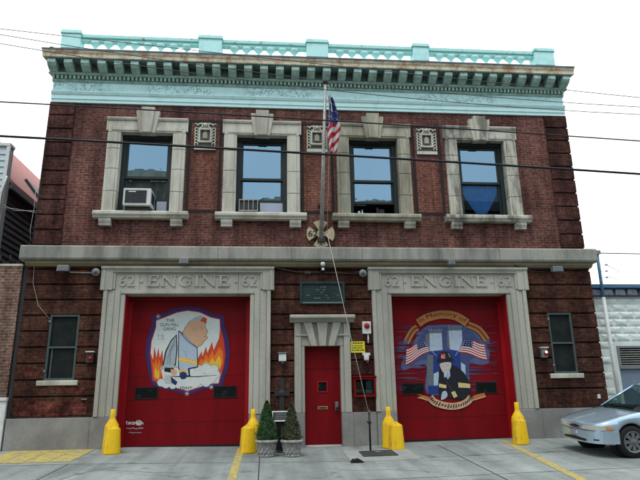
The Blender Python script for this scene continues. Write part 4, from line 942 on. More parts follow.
for x, lb, lit in ((-5.44, 'small red call box with white hood beside the left garage surround', 0), (5.56, 'small glowing red lamp beside the right garage surround', 1)):
    t = thing('call_box', (x, -.05, 2.1), lb, 'call box', 'red boxes beside the garage surrounds'); o0 = (x, -.05, 2.1)
    b = MB(o0); b.box(x - .08, x + .07, -.12, -.02, 2.0, 2.23, 'conduit' if not lit else 'grey'); b.build('case', t, bevel=.008)
    b = MB(o0); b.box(x - .09, x + .09, -.17, -.02, 2.235, 2.26, 'white'); b.build('hood', t)
    b = MB(o0); b.lathe([(.045, -.12), (.045, -.15), (.03, -.17), (.001, -.175)], (x + .02, 0, 2.10), 'red_b', 12, axis='Y'); b.build('red_lens', t)
    if lit:
        b = MB(o0); lm = bpy.data.materials.new('lit bulb'); lm.use_nodes = True; lb_ = lm.node_tree.nodes['Principled BSDF']; lb_.inputs['Emission Color'].default_value = (1, .6, .5, 1); lb_.inputs['Emission Strength'].default_value = 6
        b.lathe([(.03, -.165), (.02, -.185), (.001, -.19)], (x + .02, 0, 2.13), lm, 10, axis='Y'); b.build('bulb', t)
b = MB((-5.48, -.03, 1.2)); b.box(-5.56, -5.44, -.05, -.025, 1.17, 1.2, 'grey'); tag(b.build('wall_vent'), 'tiny grey vent low on the brick by the left garage surround', 'vent')
b = MB((6.85, -.03, 1.1)); b.box(6.82, 6.88, -.07, -.025, 1.0, 1.1, 'white'); tag(b.build('outlet_box'), 'tiny white outlet box at the low right brick corner', 'outlet')
# iron cross on the wall
b = MB((-.98, -.06, 1.2)); b.box(-1.035, -.925, -.07, -.035, .80, 1.58, 'iron'); b.box(-1.16, -1.037, -.07, -.035, 1.18, 1.30, 'iron'); b.box(-.923, -.80, -.07, -.035, 1.18, 1.30, 'iron')
b.lathe([(.001, -.09), (.07, -.085), (.09, -.07)], (-.98, 0, 1.24), 'iron', 16, axis='Y'); tag(b.build('iron_cross', bevel=.006), 'dark iron cross on the brick behind the memorial board', 'cross')

# ------------------------------------------------------------------ things on the pavement
def topiary(x, y, label, c1, c2, hgt, wid, seed):
    z = gz(x, y); o0 = (x, y, z)
    pt = thing('planter', o0, label[0], 'planter', 'lattice planters left of the entrance')
    b = MB(o0); b.lathe([(.175, 0), (.18, .02), (.165, .03), (.205, .27), (.235, .275), (.245, .29), (.24, .325), (.22, .33), (.205, .30), (.19, .285)], o0, 'concrete_pot', 28); b.build('pot', pt)
    b = MB(o0)
    for i in range(14):
        for s_ in (-1, 1):
            a0 = 2 * math.pi * i / 14; pp = []
            for k in range(5): q = k / 4; a = a0 + s_ * q * .62; r = .168 + .036 * q + .004; pp.append((x + r * math.cos(a), y + r * math.sin(a), z + .04 + .22 * q))
            b.tube(pp, .009, 'concrete_pot', 5)
    b.build('lattice_relief', pt)
    b = MB(o0); b.lathe([(.001, .292), (.2, .29)], o0, 'soil', 20); b.build('soil', pt)
    rg = random.Random(seed)
    tr = thing('topiary_shrub', (x, y, z + .29), label[1], 'shrub', 'conical evergreens in the planters'); o1 = (x, y, z + .29)
    b = MB(o1); b.tube([(x, y, z + .28), (x + .005, y, z + .5), (x, y, z + .29 + hgt * .85)], [.018, .014, .006], 'bark'); b.build('trunk', tr)
    g1 = mat(label[1][:12] + ' leaf a', c1, .7, var=.3, scale=30); g2 = mat(label[1][:12] + ' leaf b', c2, .7, var=.3, scale=30); b = MB(o1)
    for i in range(7000):
        h = rg.random() ** 1.25
        prof = wid * (1 - h) ** .75 * (1 if h > .10 else .70 + 3 * h) 
        lump = 1 + .13 * math.sin(h * 23 + 3 * math.sin(i)) * .6 + .10 * math.sin(rg.randint(0, 6) * 1.7)
        a = rg.uniform(0, 2 * math.pi); lump += .13 * math.sin(a * 4 + h * 19 + seed) + (rg.uniform(.05, .28) if rg.random() < .02 else 0)
        r = prof * lump * rg.uniform(.62, 1.05)
        p = Vector((x + r * math.cos(a), y + r * math.sin(a), z + .30 + h * hgt + rg.uniform(-.01, .015)))
        n_ = Vector((math.cos(a), math.sin(a), rg.uniform(-.3, .9))).normalized(); d = Vector((rg.gauss(0, 1), rg.gauss(0, 1), rg.gauss(0, 1) + .7)).normalized()
        s_ = d.cross(n_); 
        if s_.length < .1: continue
        s_.normalize(); L = rg.uniform(.022, .042); W = L * .28
        d = (d + n_ * .6).normalized()
        b.face([p - s_ * W, p + d * L * .5 + s_ * W * .2 - s_ * W, p + d * L, p + d * L * .4 + s_ * W], g1 if rg.random() < .6 else g2)
    b.build('foliage', tr, recalc=False)
topiary(-1.33, -1.25, ('concrete lattice planter holding the greener shrub, nearer the left garage', 'bright green conical evergreen in the left planter'), (.05, .13, .035), (.02, .065, .022), .80, .235, 2)
topiary(-.80, -1.27, ('concrete lattice planter holding the browner shrub, nearer the red entrance door', 'brownish olive conical evergreen in the right planter'), (.12, .12, .06), (.045, .065, .03), .76, .205, 7)
# memorial board on post
t = thing('memorial_board', (-1.0, -.75, gz(-1, -.75)), 'small framed memorial board on a black post between the planters', 'sign'); o0 = t.location[:]
zb_ = o0[2]
b = MB(o0); b.hexa([(-1.22, -.80, .64), (-.79, -.80, .64), (-.79, -.74, .63), (-1.22, -.74, .63), (-1.22, -.73, .86), (-.79, -.73, .86), (-.79, -.67, .85), (-1.22, -.67, .85)], 'iron')
b.build('board', t, bevel=.004)
b = MB(o0)
def sl(z): return -.80 + (z - .64) / .22 * .07 - .004
for x0, x1, z0, z1 in ((-1.22, -.79, .64, .665), (-1.22, -.79, .835, .86), (-1.22, -1.195, .665, .835), (-.815, -.79, .665, .835)):
    b.hexa([(x0, sl(z0) - .008, z0), (x1, sl(z0) - .008, z0), (x1, sl(z0) + .003, z0), (x0, sl(z0) + .003, z0), (x0, sl(z1) - .008, z1), (x1, sl(z1) - .008, z1), (x1, sl(z1) + .003, z1), (x0, sl(z1) + .003, z1)], 'white')
b.build('frame', t)
b = MB(o0); rg = random.Random(9)
for z in (.70, .735, .77, .80):
    x = -1.13
    while x < -.88: w = rg.uniform(.02, .05); b.face([(x, sl(z) - .003, z), (x + w, sl(z) - .003, z), (x + w, sl(z + .012) - .003, z + .012), (x, sl(z + .012) - .003, z + .012)], 'grey'); x += w + .012
b.build('engraved_text', t)
b = MB(o0); b.tube([(-1.0, -.72, zb_), (-1.0, -.72, .64)], .022, 'black'); b.lathe([(.14, 0), (.14, .02), (.04, .04)], (-1.0, -.72, zb_), 'black', 20); b.build('post', t)
z_ = gz(-1, -.4)
b = MB((-1.0, -.35, z_)); b.box(-1.13, -.84, -.50, -.14, z_ - .01, .60, 'plastic_bk'); b.box(-1.145, -.825, -.515, -.125, .60, .63, 'plastic_bk'); b.box(-1.02, -.95, -.515, -.502, .5, .53, 'iron')
tag(b.build('storage_bin', bevel=.01), 'low black bin against the granite base behind the memorial board', 'bin')
# bollards
protoB = None
def bollard(x, y, side, label):
    """side = direction of the rear piece"""
    z = gz(x, y); t = thing('bollard', (x, y, z), label, 'bollard', 'yellow corner guards at the garage doors')
    o0 = (x, y, z)
    b = MB(o0); b.lathe([(.185, -.01), (.18, .02), (.150, .49), (.145, .51), (.03, .585), (.001, .59)], o0, 'yellow', 26); b.build('front_guard', t)
    xr, yr = x + side * .10, y + .27; b = MB(o0)
    b.lathe([(.175, -.01), (.17, .02), (.150, .50), (.14, .56), (.09, .64), (.06, .69), (.053, .74), (.053, .88), (.04, .89), (.001, .89)], (xr, yr, gz(xr, yr)), 'yellow', 26); b.build('rear_guard', t)
bollard(-4.63, -.72, -1, 'yellow corner guard at the left jamb of the left garage door')
bollard(-1.74, -.74, 1, 'yellow corner guard between the left garage door and the planters')
bollard(1.55, -.78, -1, 'yellow corner guard beside the hatch plate at the right garage door')
bollard(4.42, -.78, 1, 'yellow corner guard between the right garage door and the parked car')
# stanchion, hatch plate, loose lump
z_ = gz(.93, -.95) + .02
t = thing('stanchion', (.93, -.95, z_), 'slim black metal stanchion holding the rope beside the hatch plate', 'post'); o0 = (.93, -.95, z_)
b = MB(o0); b.tube([(.93, -.95, z_), (.93, -.95, z_ + .88)], .022, 'black', 10); b.build('tube', t)
b = MB(o0); b.lathe([(.025, 0), (.04, .01), (.04, .05), (.025, .06)], (.93, -.95, z_ + .56), 'black', 12); b.tube([(.93, -.95, z_ + .60), (.875, -.95, z_ + .60)], .014, 'black'); b.box(.90, .96, -.98, -.92, z_ + .80, z_ + .84, 'grey'); b.build('clamp', t)
b = MB((1.0, -1.35, 0)); x0, x1, y0, y1 = .66, 1.38, -1.70, -1.02
b.hexa([(x, y, gz(x, y) + h) for h in (.010, .035) for x, y in ((x0, y0), (x1, y0), (x1, y1), (x0, y1))], 'hatch'); hp = b.build('hatch_plate', bevel=.005); tag(hp, 'dark steel hatch plate lying on the light concrete pad', 'hatch plate')
b = MB((1.0, -1.35, 0)); b.hexa([(x, y, gz(x, y) + h) for h in (.036, .042) for x, y in ((.98, -1.28), (1.09, -1.28), (1.09, -1.22), (.98, -1.22))], 'alu'); b.build('handle', hp)
z_ = gz(.45, -2.2); b = MB((.45, -2.2, z_)); b.prism([(.31, z_), (.58, z_), (.53, z_ + .04), (.46, z_ + .075), (.41, z_ + .06), (.36, z_ + .065)], -2.27, -2.1, 'rubber'); tag(b.build('rubber_wedge', bevel=.01), 'black rubber wedge lying on the pavement in front of the concrete pad', 'wedge')

# ------------------------------------------------------------------ parked car
silver = mat('silver blue car paint', (.42, .55, .64), .20, metal=.5, var=.05, scale=2, fine=.02)
silver.node_tree.nodes['Principled BSDF'].inputs['Coat Weight'].default_value = .6
silver2 = mat('silver bumper plastic', (.42, .55, .64), .28, metal=.45, var=.08, scale=3, fine=.02)
lens = mat('headlight lens', (.55, .56, .50), .12, var=.3, scale=30); amber = mat('amber lens', (.75, .25, .05), .2, var=.1)
cx0, cy0 = 5.66, -2.22
car = thing('parked_car', (0, 0, 0), 'silver four door saloon parked on the pavement at the right edge', 'car')
def part(mb, name, par=None, bevel=0, **k): return mb.build(name, par or car, bevel, **k)
ST = [(.885, .30, .33, .60, .635), (.865, .48, .30, .61, .65), (.82, .62, .27, .63, .67), (.72, .74, .24, .66, .70), (.55, .805, .22, .70, .745), (.25, .835, .20, .76, .81), (-.05, .845, .20, .81, .87), (-.35, .85, .19, .85, .925),
      (-.8, .85, .18, .87, .935), (-1.6, .85, .18, .88, .94), (-2.3, .85, .20, .89, .965), (-2.8, .84, .22, .89, .98), (-3.2, .80, .26, .87, .97), (-3.38, .70, .30, .84, .94), (-3.43, .45, .34, .80, .90)]
def zf(z): return z if z < .35 else .35 + (z - .35) * .87
ST = [((x * .80 if x > 0 else x), w_, zf(a_) , zf(c_), zf(d_)) for x, w_, a_, c_, d_ in ST]
def lerp_st(x):
    for a, c in zip(ST, ST[1:]):
        if a[0] >= x >= c[0]:
            t_ = (a[0] - x) / (a[0] - c[0]); return [p + (q - p) * t_ for p, q in zip(a, c)]
    return list(ST[0] if x > 0 else ST[-1])
def ring(s_):
    x, w, zb, zs_, zt = s_
    half = [(0, zb), (w * .6, zb), (w * .93, zb + .015), (w * .985, zb + .08), (w * 1.0, .41), (w * 1.0, .49), (w * .985, .56 if zs_ > .64 else (zs_ + .49) / 2), (w * .955, zs_), (w * .90, zs_ + (zt - zs_) * .55), (w * .72, zt - .012), (w * .4, zt), (0, zt + .012)]
    return [(x, y, z) for y, z in half] + [(x, -y, z) for y, z in half[-2:0:-1]]
# smooth stations in x
SS = []
for i in range(len(ST) - 1):
    p0, p1, p2, p3 = [Vector(ST[min(max(i + j, 0), len(ST) - 1)]) if False else ST[min(max(i + j, 0), len(ST) - 1)] for j in (-1, 0, 1, 2)]
    for t_ in (0, .25, .5, .75):
        SS.append([.5 * ((2 * b_) + (c_ - a_) * t_ + (2 * a_ - 5 * b_ + 4 * c_ - d_) * t_ ** 2 + (-a_ + 3 * b_ - 3 * c_ + d_) * t_ ** 3) for a_, b_, c_, d_ in zip(p0, p1, p2, p3)])
SS.append(ST[-1])
b = MB(); k = b.mi(silver); rings = [[b.bm.verts.new(p) for p in ring(s_)] for s_ in SS]
for p, q in zip(rings, rings[1:]):
    n = len(p)
    for i in range(n): f = b.bm.faces.new((p[i], p[(i + 1) % n], q[(i + 1) % n], q[i])); f.smooth = True
for r_ in (rings[0], rings[-1]): b.bm.faces.new(r_)
body = part(b, 'body')
cut = MB()
for xw in (0, -2.50):
    for s_ in (-1, 1):
        cut.lathe([(.345, s_ * .55), (.345, s_ * .95)], (xw, 0, .29), 'black', 36, axis='Y')
co = cut.build('cutter')
md = body.modifiers.new('arch', 'BOOLEAN'); md.operation = 'DIFFERENCE'; md.object = co; md.solver = 'EXACT'
dg = bpy.context.evaluated_depsgraph_get(); me = bpy.data.meshes.new_from_object(body.evaluated_get(dg)); body.modifiers.clear(); body.data = me; bpy.data.objects.remove(co)
for xw in (0, -2.50):
    for s_ in (-1, 1):
        b = MB(); yy = s_ * .56; b.lathe([(.001, yy - .01), (.35, yy), (.35, s_ * .70)], (xw, 0, .29), 'rubber', 30, axis='Y'); part(b, 'arch_liner', body)
# plan curve of the nose at a height, pushed outward
def plan(s0, s1, off, n=22):
    """points along the nose outline; s measured as arc from centre (0) round the +y corner"""
    pts = [(.716, 0), (.713, .15), (.708, .30), (.692, .48), (.656, .62), (.576, .74), (.44, .805), (.20, .835), (-.05, .845)]
    cum = [0]
    for p, q in zip(pts, pts[1:]): cum.append(cum[-1] + math.dist(p, q))
    out = []
    for i in range(n + 1):
        s_ = s0 + (s1 - s0) * i / n
        for j in range(len(cum) - 1):
            if cum[j] <= s_ <= cum[j + 1] + 1e-9:
                t_ = (s_ - cum[j]) / (cum[j + 1] - cum[j]); p, q = Vector(pts[j]), Vector(pts[j + 1]); d = (q - p).normalized(); nn = Vector((d.y, -d.x)); v = p.lerp(q, t_) + nn * off; out.append(v); break
    return out
def wrap(mb, s0, s1, zlo, zhi, off, thick, m, sg=1):
    """solid strip following the nose; zlo/zhi callables of 0..1"""
    P1, P0 = plan(s0, s1, off), plan(s0, s1, off - thick); n = len(P1)
    for i in range(n - 1):
        a, c = i / (n - 1), (i + 1) / (n - 1)
        q = [(P1[i].x, sg * P1[i].y, zlo(a)), (P1[i + 1].x, sg * P1[i + 1].y, zlo(c)), (P0[i + 1].x, sg * P0[i + 1].y, zlo(c)), (P0[i].x, sg * P0[i].y, zlo(a)),
             (P1[i].x, sg * P1[i].y, zhi(a)), (P1[i + 1].x, sg * P1[i + 1].y, zhi(c)), (P0[i + 1].x, sg * P0[i + 1].y, zhi(c)), (P0[i].x, sg * P0[i].y, zhi(a))]
        mb.hexa(q, m)
b = MB()
for sg in (-1, 1): wrap(b, .0, 1.08, lambda t: .24 + .02 * t, lambda t: .465 + .02 * t, .022, .06, silver2, sg)
bmp = part(b, 'bumper')
b = MB()
for sg in (-1, 1): wrap(b, .0, 1.10, lambda t: .475, lambda t: .482, .006, .02, 'black', sg)
part(b, 'bumper_gap', body)
for sg in (-1, 1):
    b = MB(); wrap(b, .30, .85, lambda t: .495 + .015 * t ** 3, lambda t: .535 + .055 * math.sin(math.pi * (.12 + t * .6)) , .014, .05, lens, sg); h = part(b, 'headlight', None)
    b = MB(); wrap(b, .852, .99, lambda t: .512 + .01 * t, lambda t: .578 - .03 * t, .012, .045, amber, sg); part(b, 'indicator')
b = MB()
for sg in (-1, 1): wrap(b, .0, .19, lambda t: .505 + .018 * t * t, lambda t: .560 - .025 * t * t, .010, .03, 'plastic_bk', sg)
g_ = part(b, 'grille')
b = MB(); b.prism([(0, 0)] if False else [(.055 * math.cos(R(t)), .532 + .020 * math.sin(R(t))) for t in range(0, 360, 20)], -.003, .003, mat('blue enamel', (.03, .05, .2), .2))
for v in b.bm.verts: v.co = Vector((.732 + v.co.y, v.co.x, v.co.z))
part(b, 'badge', g_)
b = MB(); b.box(.744, .754, -.16, .16, .375, .475, 'white'); b.box(.7545, .756, -.155, .155, .45, .472, mat('plate blue', (.04, .08, .25), .4)); b.box(.7545, .756, -.155, .155, .378, .39, 'grey')
for i in range(6): b.box(.7545, .756, -.11 + i * .038, -.09 + i * .038, .40, .44, 'iron')
part(b, 'licence_plate')
b = MB()
for sg in (-1, 1): wrap(b, .0, .42, lambda t: .275, lambda t: .345 - .03 * t, .026, .02, 'plastic_bk', sg); wrap(b, .62, .72, lambda t: .31, lambda t: .335, .026, .02, 'plastic_bk', sg)
part(b, 'lower_intake')
# greenhouse
def gh(x, hw, z): return (x, hw, z)
base_ = [(-.22, .55), (-.34, .74), (-.50, .775), (-1.35, .80), (-2.35, .775), (-2.72, .66)]
roof_ = [(-.98, .44), (-1.02, .54), (-1.10, .575), (-1.55, .59), (-2.05, .57), (-2.16, .46)]
zb_ = [.855, .845, .835, .835, .86, .885]; zr_ = [1.285, 1.275, 1.27, 1.29, 1.27, 1.27]
b = MB(); lo_ = [(x, y, z) for (x, y), z in zip(base_, zb_)]; hi_ = [(x, y, z) for (x, y), z in zip(roof_, zr_)]
mir = lambda p: (p[0], -p[1], p[2])
b.face([mir(lo_[0]), lo_[0], hi_[0], mir(hi_[0])], 'glass_car', True)
for s_ in (0, 1):
    for i in range(5):
        q = [lo_[i], lo_[i + 1], hi_[i + 1], hi_[i]]; q = [mir(p) for p in q] if s_ else q; b.face(q, 'glass_car')
b.face([lo_[5], mir(lo_[5]), mir(hi_[5]), hi_[5]], 'glass_car'); part(b, 'windows')
b = MB(); up_ = [(x + (-.0), y * .97, z + .012) for x, y, z in hi_]; top_ = [(-1.12, .40, 1.335), (-1.2, .46, 1.335), (-1.3, .48, 1.34), (-1.6, .5, 1.35), (-1.95, .47, 1.33), (-2.02, .38, 1.325)]
for i in range(5):
    for fm in (lambda p: p, mir): b.face([fm(hi_[i]), fm(hi_[i + 1]), fm(top_[i + 1]), fm(top_[i])], silver, True)
    b.face([top_[i], top_[i + 1], mir(top_[i + 1]), mir(top_[i])], silver, True)
b.face([hi_[0], top_[0], mir(top_[0]), mir(hi_[0])], silver, True); b.face([hi_[5], top_[5], mir(top_[5]), mir(hi_[5])], silver, True); part(b, 'roof')
b = MB()
for fm in (lambda p: p, mir):
    for i, r_ in ((1, .022), (3, .028), (5, .05)): b.tube([fm(lo_[i]), fm(hi_[i])], r_, silver if i != 3 else 'plastic_bk', 8)
    b.tube([fm(p) for p in hi_], .018, silver, 8); b.tube([fm(p) for p in lo_[1:]], .016, 'plastic_bk', 8)
b.tube([mir(lo_[0]), (-.19, 0, .86), lo_[0], lo_[1]], .014, 'plastic_bk', 6); b.tube([mir(hi_[0]), hi_[0]], .02, silver, 8); part(b, 'pillars')
b = MB(); b.run([(0, 0)], 0, 0, silver) if False else None
b.box(-.75, -.35, -.68, .68, .80, .895, 'plastic_bk'); part(b, 'dashboard', None, .03)
for y in (-.36, .36):
    b = MB(); b.box(-1.45, -1.30, y - .24, y + .24, .45, 1.06, 'iron'); b.box(-1.42, -1.34, y - .12, y + .12, 1.07, 1.20, 'iron'); part(b, 'seat', None, .04)
b = MB(); b.box(-.98, -.955, -.12, .12, 1.16, 1.22, 'plastic_bk'); part(b, 'mirror', None, .01)
b = MB(); b.lathe([(.19, -.01), (.19, .01), (.165, .01), (.165, -.01), (.19, -.01)], (0, 0, 0), 'plastic_bk', 24, axis='X')
for v in b.bm.verts: v.co = Vector((-.86 + v.co.z * .35, .36 + v.co.y, .93 + v.co.z))
part(b, 'steering_wheel')
for sg in (-1, 1):
    b = MB(); b.box(-.80, -.68, min(sg * .82, sg * .98), max(sg * .82, sg * .98), .86, .98, silver); part(b, 'door_mirror', None, .025)
for nm, xa, xb in (('front_door', -.52, -1.35), ('rear_door', -1.36, -2.2)):
    for sg in (-1, 1):
        b = MB()
        for x_ in (xa, xb): b.box(x_ - .004, x_ + .004, min(sg * .84, sg * .853), max(sg * .84, sg * .853), .28, .86, 'plastic_bk')
        b.box(xb + .08, xb + .22, min(sg * .85, sg * .87), max(sg * .85, sg * .87), .78, .81, silver); part(b, nm)
# bonnet shut lines
b = MB()
for sg in (-1, 1):
    pp = []
    for i in range(12):
        x_ = .62 - i * .085; s_ = lerp_st(x_); pp.append((x_, sg * s_[1] * .80, s_[3] + (s_[4] - s_[3]) * .86 + .004))
    b.tube(pp, .0022, 'plastic_bk', 5)
part(b, 'bonnet_line', body)
rimm = mat('dulled hubcap', (.20, .22, .23), .4, metal=.4, var=.3)
for xw in (0, -2.50):
    for sg in (-1, 1):
        o0 = (xw, sg * .74, .29); w = bpy.data.objects.new('wheel', None); C.objects.link(w); w.parent = car; w.location = o0
        b = MB(o0); b.lathe([(.19, -.09), (.27, -.095), (.292, -.07), (.295, 0), (.292, .07), (.27, .095), (.19, .09)], o0, 'rubber', 40, axis='Y', cap=False); b.build('tyre', w)
        b = MB(o0); b.lathe([(.001, -.02 * sg), (.192, -.02 * sg)], o0, 'black', 30, axis='Y', cap=False)
        b.lathe([(.155, sg * .045), (.17, sg * .085), (.198, sg * .098), (.202, sg * .08)], o0, rimm, 40, axis='Y', cap=False)
        for i in range(8):
            a = 2 * math.pi * i / 8; ca, sa = math.cos(a), math.sin(a); nx, nz = -sa, ca
            P_ = [(xw + ca * r_ + nx * w_, sg * .74 + sg * y_, .29 + sa * r_ + nz * w_) for y_ in (.04, .088) for r_, w_ in ((.03, -.022), (.168, -.038), (.168, .038), (.03, .022))]
            b.hexa(P_, rimm)
        b.lathe([(.055, sg * .05), (.055, sg * .092), (.001, sg * .1)], o0, rimm, 18, axis='Y'); b.build('rim', w, bevel=.004)
car.location = (cx0, cy0, gz(5.5, cy0) + .005); car.rotation_euler = (-math.atan(.06), 0, math.pi)
car.rotation_mode = 'XYZ'
car.matrix_world = Matrix.Translation(car.location) @ Matrix.Rotation(math.atan(.06), 4, 'X') @ Matrix.Rotation(math.pi, 4, 'Z')

# ------------------------------------------------------------------ neighbours
# brick garden wall at the left
bw = thing('brick_wall', (-9, 0, 0), 'weathered tan brick wall with cream base left of the firehouse', 'wall'); o0 = (-9, 0, 0)
b = MB(o0); b.box(-16, -7.23, -.02, .30, -.6, 4.30, 'tan_brick'); b.build('brickwork', bw)
b = MB(o0); b.box(-16, -7.20, -.06, .28, -.6, 1.17, 'white'); b.box(-16, -7.19, -.09, .28, 1.172, 1.25, 'white'); b.build('cream_base', bw, bevel=.01)
b = MB(o0); b.box(-16, -7.22, -.04, .32, 4.302, 4.36, 'stone'); b.build('coping', bw, bevel=.008)
b = MB(); pp = []
for i in range(260):
    a = i * .5; pp.append((-12 + i * .0182, .12 + .11 * math.cos(a), 4.50 + .11 * math.sin(a)))
b.tube(pp, .009, 'iron', 5); tag(b.build('razor_wire'), 'coil of dark razor wire along the top of the tan brick wall', 'wire')
# gable house behind it
gray_s = mat('dark grey siding', (.09, .10, .11), .7, var=.2, scale=3); pale_s = mat('pale blue siding', (.50, .58, .60), .7, var=.15, scale=3)
pink = mat('faded pink roofing', (.55, .26, .23), .85, scale=6, c2=(.40, .19, .17), bump=.3)
hs = thing('neighbour_house', (-11, 3, 0), 'house with pale blue front, dark grey side siding and pink roof behind the brick wall', 'house'); o0 = (-11, 3, 0)
b = MB(o0); b.box(-16, -8.62, 1.5, 14, -.6, 7.0, gray_s)
n = 40
for i in range(n): z0 = -.2 + i * .18; b.hexa([(-8.62, 1.5, z0), (-8.575, 1.5, z0), (-8.575, 14, z0), (-8.62, 14, z0), (-8.62, 1.5, z0 + .175), (-8.605, 1.5, z0 + .175), (-8.605, 14, z0 + .175), (-8.62, 14, z0 + .175)], gray_s)
b.build('side_wall', hs)
b = MB(o0); b.box(-16, -8.50, 1.25, 1.49, -.6, 8.0, pale_s)
for i in range(44): z0 = -.2 + i * .185; b.hexa([(-16, 1.21, z0), (-8.49, 1.21, z0), (-8.49, 1.25, z0), (-16, 1.25, z0), (-16, 1.238, z0 + .18), (-8.49, 1.238, z0 + .18), (-8.49, 1.25, z0 + .18), (-16, 1.25, z0 + .18)], pale_s)
b.box(-16, -8.47, 1.18, 1.5, 8.0, 8.08, 'white'); b.box(-8.56, -8.47, 1.19, 1.248, -.2, 8.0, 'white'); b.build('front_wall', hs)
b = MB(o0); rx, rz = -10.6, 9.75
b.hexa([(-8.45, 1.495, 6.98), (-8.45, 14, 6.98), (rx, 14, rz), (rx, 1.495, rz), (-8.45, 1.495, 7.08), (-8.45, 14, 7.08), (rx, 14, rz + .1), (rx, 1.495, rz + .1)], pink)
b.hexa([(-12.8, 1.495, 6.98), (-12.8, 14, 6.98), (rx - .002, 14, rz), (rx - .002, 1.495, rz), (-12.8, 1.495, 7.08), (-12.8, 14, 7.08), (rx - .002, 14, rz + .1), (rx - .002, 1.495, rz + .1)], pink); rf = b.build('roof', hs)
b = MB(o0)
def onr(t, y, h): return (-8.45 + (rx + 8.45) * t + .77 * h, y, 7.08 + (rz + .1 - 7.08) * t + .62 * h)
b.hexa([onr(.14, 4.0, 0), onr(.14, 5.4, 0), onr(.36, 5.4, 0), onr(.36, 4.0, 0), onr(.14, 4.0, .09), onr(.14, 5.4, .09), onr(.36, 5.4, .09), onr(.36, 4.0, .09)], 'frame'); b.build('skylight', rf)
b = MB(o0); b.box(-8.52, -8.42, 1.5, 14, 6.86, 6.975, 'grey'); b.tube([(-8.46, 1.2, 7.1), (-8.5, 1.15, 6.6), (-8.5, 1.15, 4)], .03, 'white'); b.build('gutter', hs)
b = MB(); b.tube([(-8.5, 1.2, 6.3), (-7.9, .7, 5.95), (-7.1, .1, 5.75)], .007, 'alu', 5); b.tube([(-8.5, 1.2, 6.2), (-7.9, .7, 6.0), (-7.1, .1, 5.7)], .006, 'alu', 5); tag(b.build('service_cable'), 'pair of pale service cables between the grey house and firehouse corner', 'cable')
# rock faced block building at the right
blockm = mat('white painted block', (.72, .77, .72), .85, scale=3, c2=(.56, .61, .57), bump=.3)
rb = thing('block_building', (9, 1, 0), 'low white rock faced block building right of the firehouse', 'building'); o0 = (9, 1, 0)
b = MB(o0); b.wall(7.12, 14, -.6, 3.6, [(7.72, 9.2, -.6, 2.30)], .30, .6, blockm)
rg = random.Random(21); z = -.3; r_ = 0
while z < 3.5:
    x = 7.14 + (0 if r_ % 2 else -.2)
    while x < 13.9:
        x0, x1 = max(x + .008, 7.13), x + .392; 
        if not (x1 > 7.66 and x0 < 9.25 and z < 2.36) and x1 - x0 > .06:
            z0, z1 = z + .008, z + .186
            c_ = [(x0, .30, z0), (x1, .30, z0), (x1, .30, z1), (x0, .30, z1)]; d_ = rg.uniform(.02, .042)
            e_ = [(x0 + .05, .30 - d_ * rg.uniform(.5, 1), z0 + .045), (x1 - .05, .30 - d_ * rg.uniform(.5, 1), z0 + .045), (x1 - .05, .30 - d_ * rg.uniform(.6, 1.2), z1 - .04), (x0 + .05, .30 - d_ * rg.uniform(.6, 1.2), z1 - .04)]
            m_ = [((x0 + x1) / 2 + rg.uniform(-.05, .05), .30 - d_ * 1.1, (z0 + z1) / 2)]
            for i in range(4): b.face([c_[i], c_[(i + 1) % 4], e_[(i + 1) % 4], e_[i]], blockm); b.face([e_[i], e_[(i + 1) % 4], m_[0]], blockm)
        x += .40
    z += .194; r_ += 1
b.build('wall', rb, recalc=False)
b = MB(o0); b.box(7.12, 14, .62, 12, -.6, 3.6, blockm); b.box(7.2, 14, .2, 12, 3.86, 3.92, 'lead'); b.build('rear_walls_and_roof', rb)
b = MB(o0); b.box(7.10, 14, .22, .6, 3.605, 3.80, mat('dark coping course', (.10, .13, .13), .9, scale=9, c2=(.03, .04, .045)))
x = 7.15
while x < 14: b.hexa([(x, .15, 3.62), (x + .3, .16, 3.62), (x + .3, .22, 3.61), (x, .22, 3.61), (x + .04, .17, 3.78), (x + .27, .16, 3.76), (x + .27, .22, 3.79), (x + .04, .22, 3.79)], M['lead']); x += .34
cop = b.build('coping', rb)
b = MB(o0); b.box(7.08, 14, .12, .62, 3.803, 3.86, mat('blue painted coping', (.05, .16, .30), .6, var=.3)); b.build('blue_edge', cop, bevel=.01)
b = MB(o0); lv = MB(o0)
b.wall(7.72, 9.2, 1.72, 2.30, [(7.78, 9.14, 1.78, 2.25)], .28, .4, 'grey')
for i in range(8): z0 = 1.79 + i * .058; b.hexa([(7.78, .30, z0), (9.14, .30, z0), (9.14, .40, z0 + .03), (7.78, .40, z0 + .03), (7.78, .30, z0 + .012), (9.14, .30, z0 + .012), (9.14, .40, z0 + .045), (7.78, .40, z0 + .045)], 'alu')
b.box(7.72, 9.2, .42, .45, 1.72, 2.3, 'black'); b.build('louvre', rb)
b = MB(o0); b.box(7.72, 9.2, .34, .40, -.3, 1.715, mat('blue grey shutter', (.17, .21, .27), .6, var=.15)); b.build('shutter', rb)
dp = thing('service_pole', (7.42, .1, 0), 'white pipe turning blue above the coping beside the firehouse corner', 'pole'); o0 = (7.42, .1, 0)
b = MB(o0); b.tube([(7.48, .12, 0), (7.47, .12, 2), (7.46, .12, 3.55)], .045, 'white', 12); b.build('white_pipe', dp)
b = MB(o0); b.tube([(7.46, .12, 3.56), (7.45, .10, 4.1), (7.44, .08, 4.72)], .04, mat('blue pole', (.10, .22, .38), .6, var=.3), 12); b.build('blue_mast', dp)
b = MB(o0); b.box(7.36, 7.50, .0, .16, 4.70, 4.80, 'grey')
for i in range(3): b.lathe([(.02, 0), (.035, .01), (.035, .04), (.02, .05)], (7.60 + .02 * i, .05, 4.05 + i * .17), 'white', 10); b.tube([(7.45, .08, 4.07 + i * .17), (7.62, .05, 4.07 + i * .17)], .008, 'iron', 5)
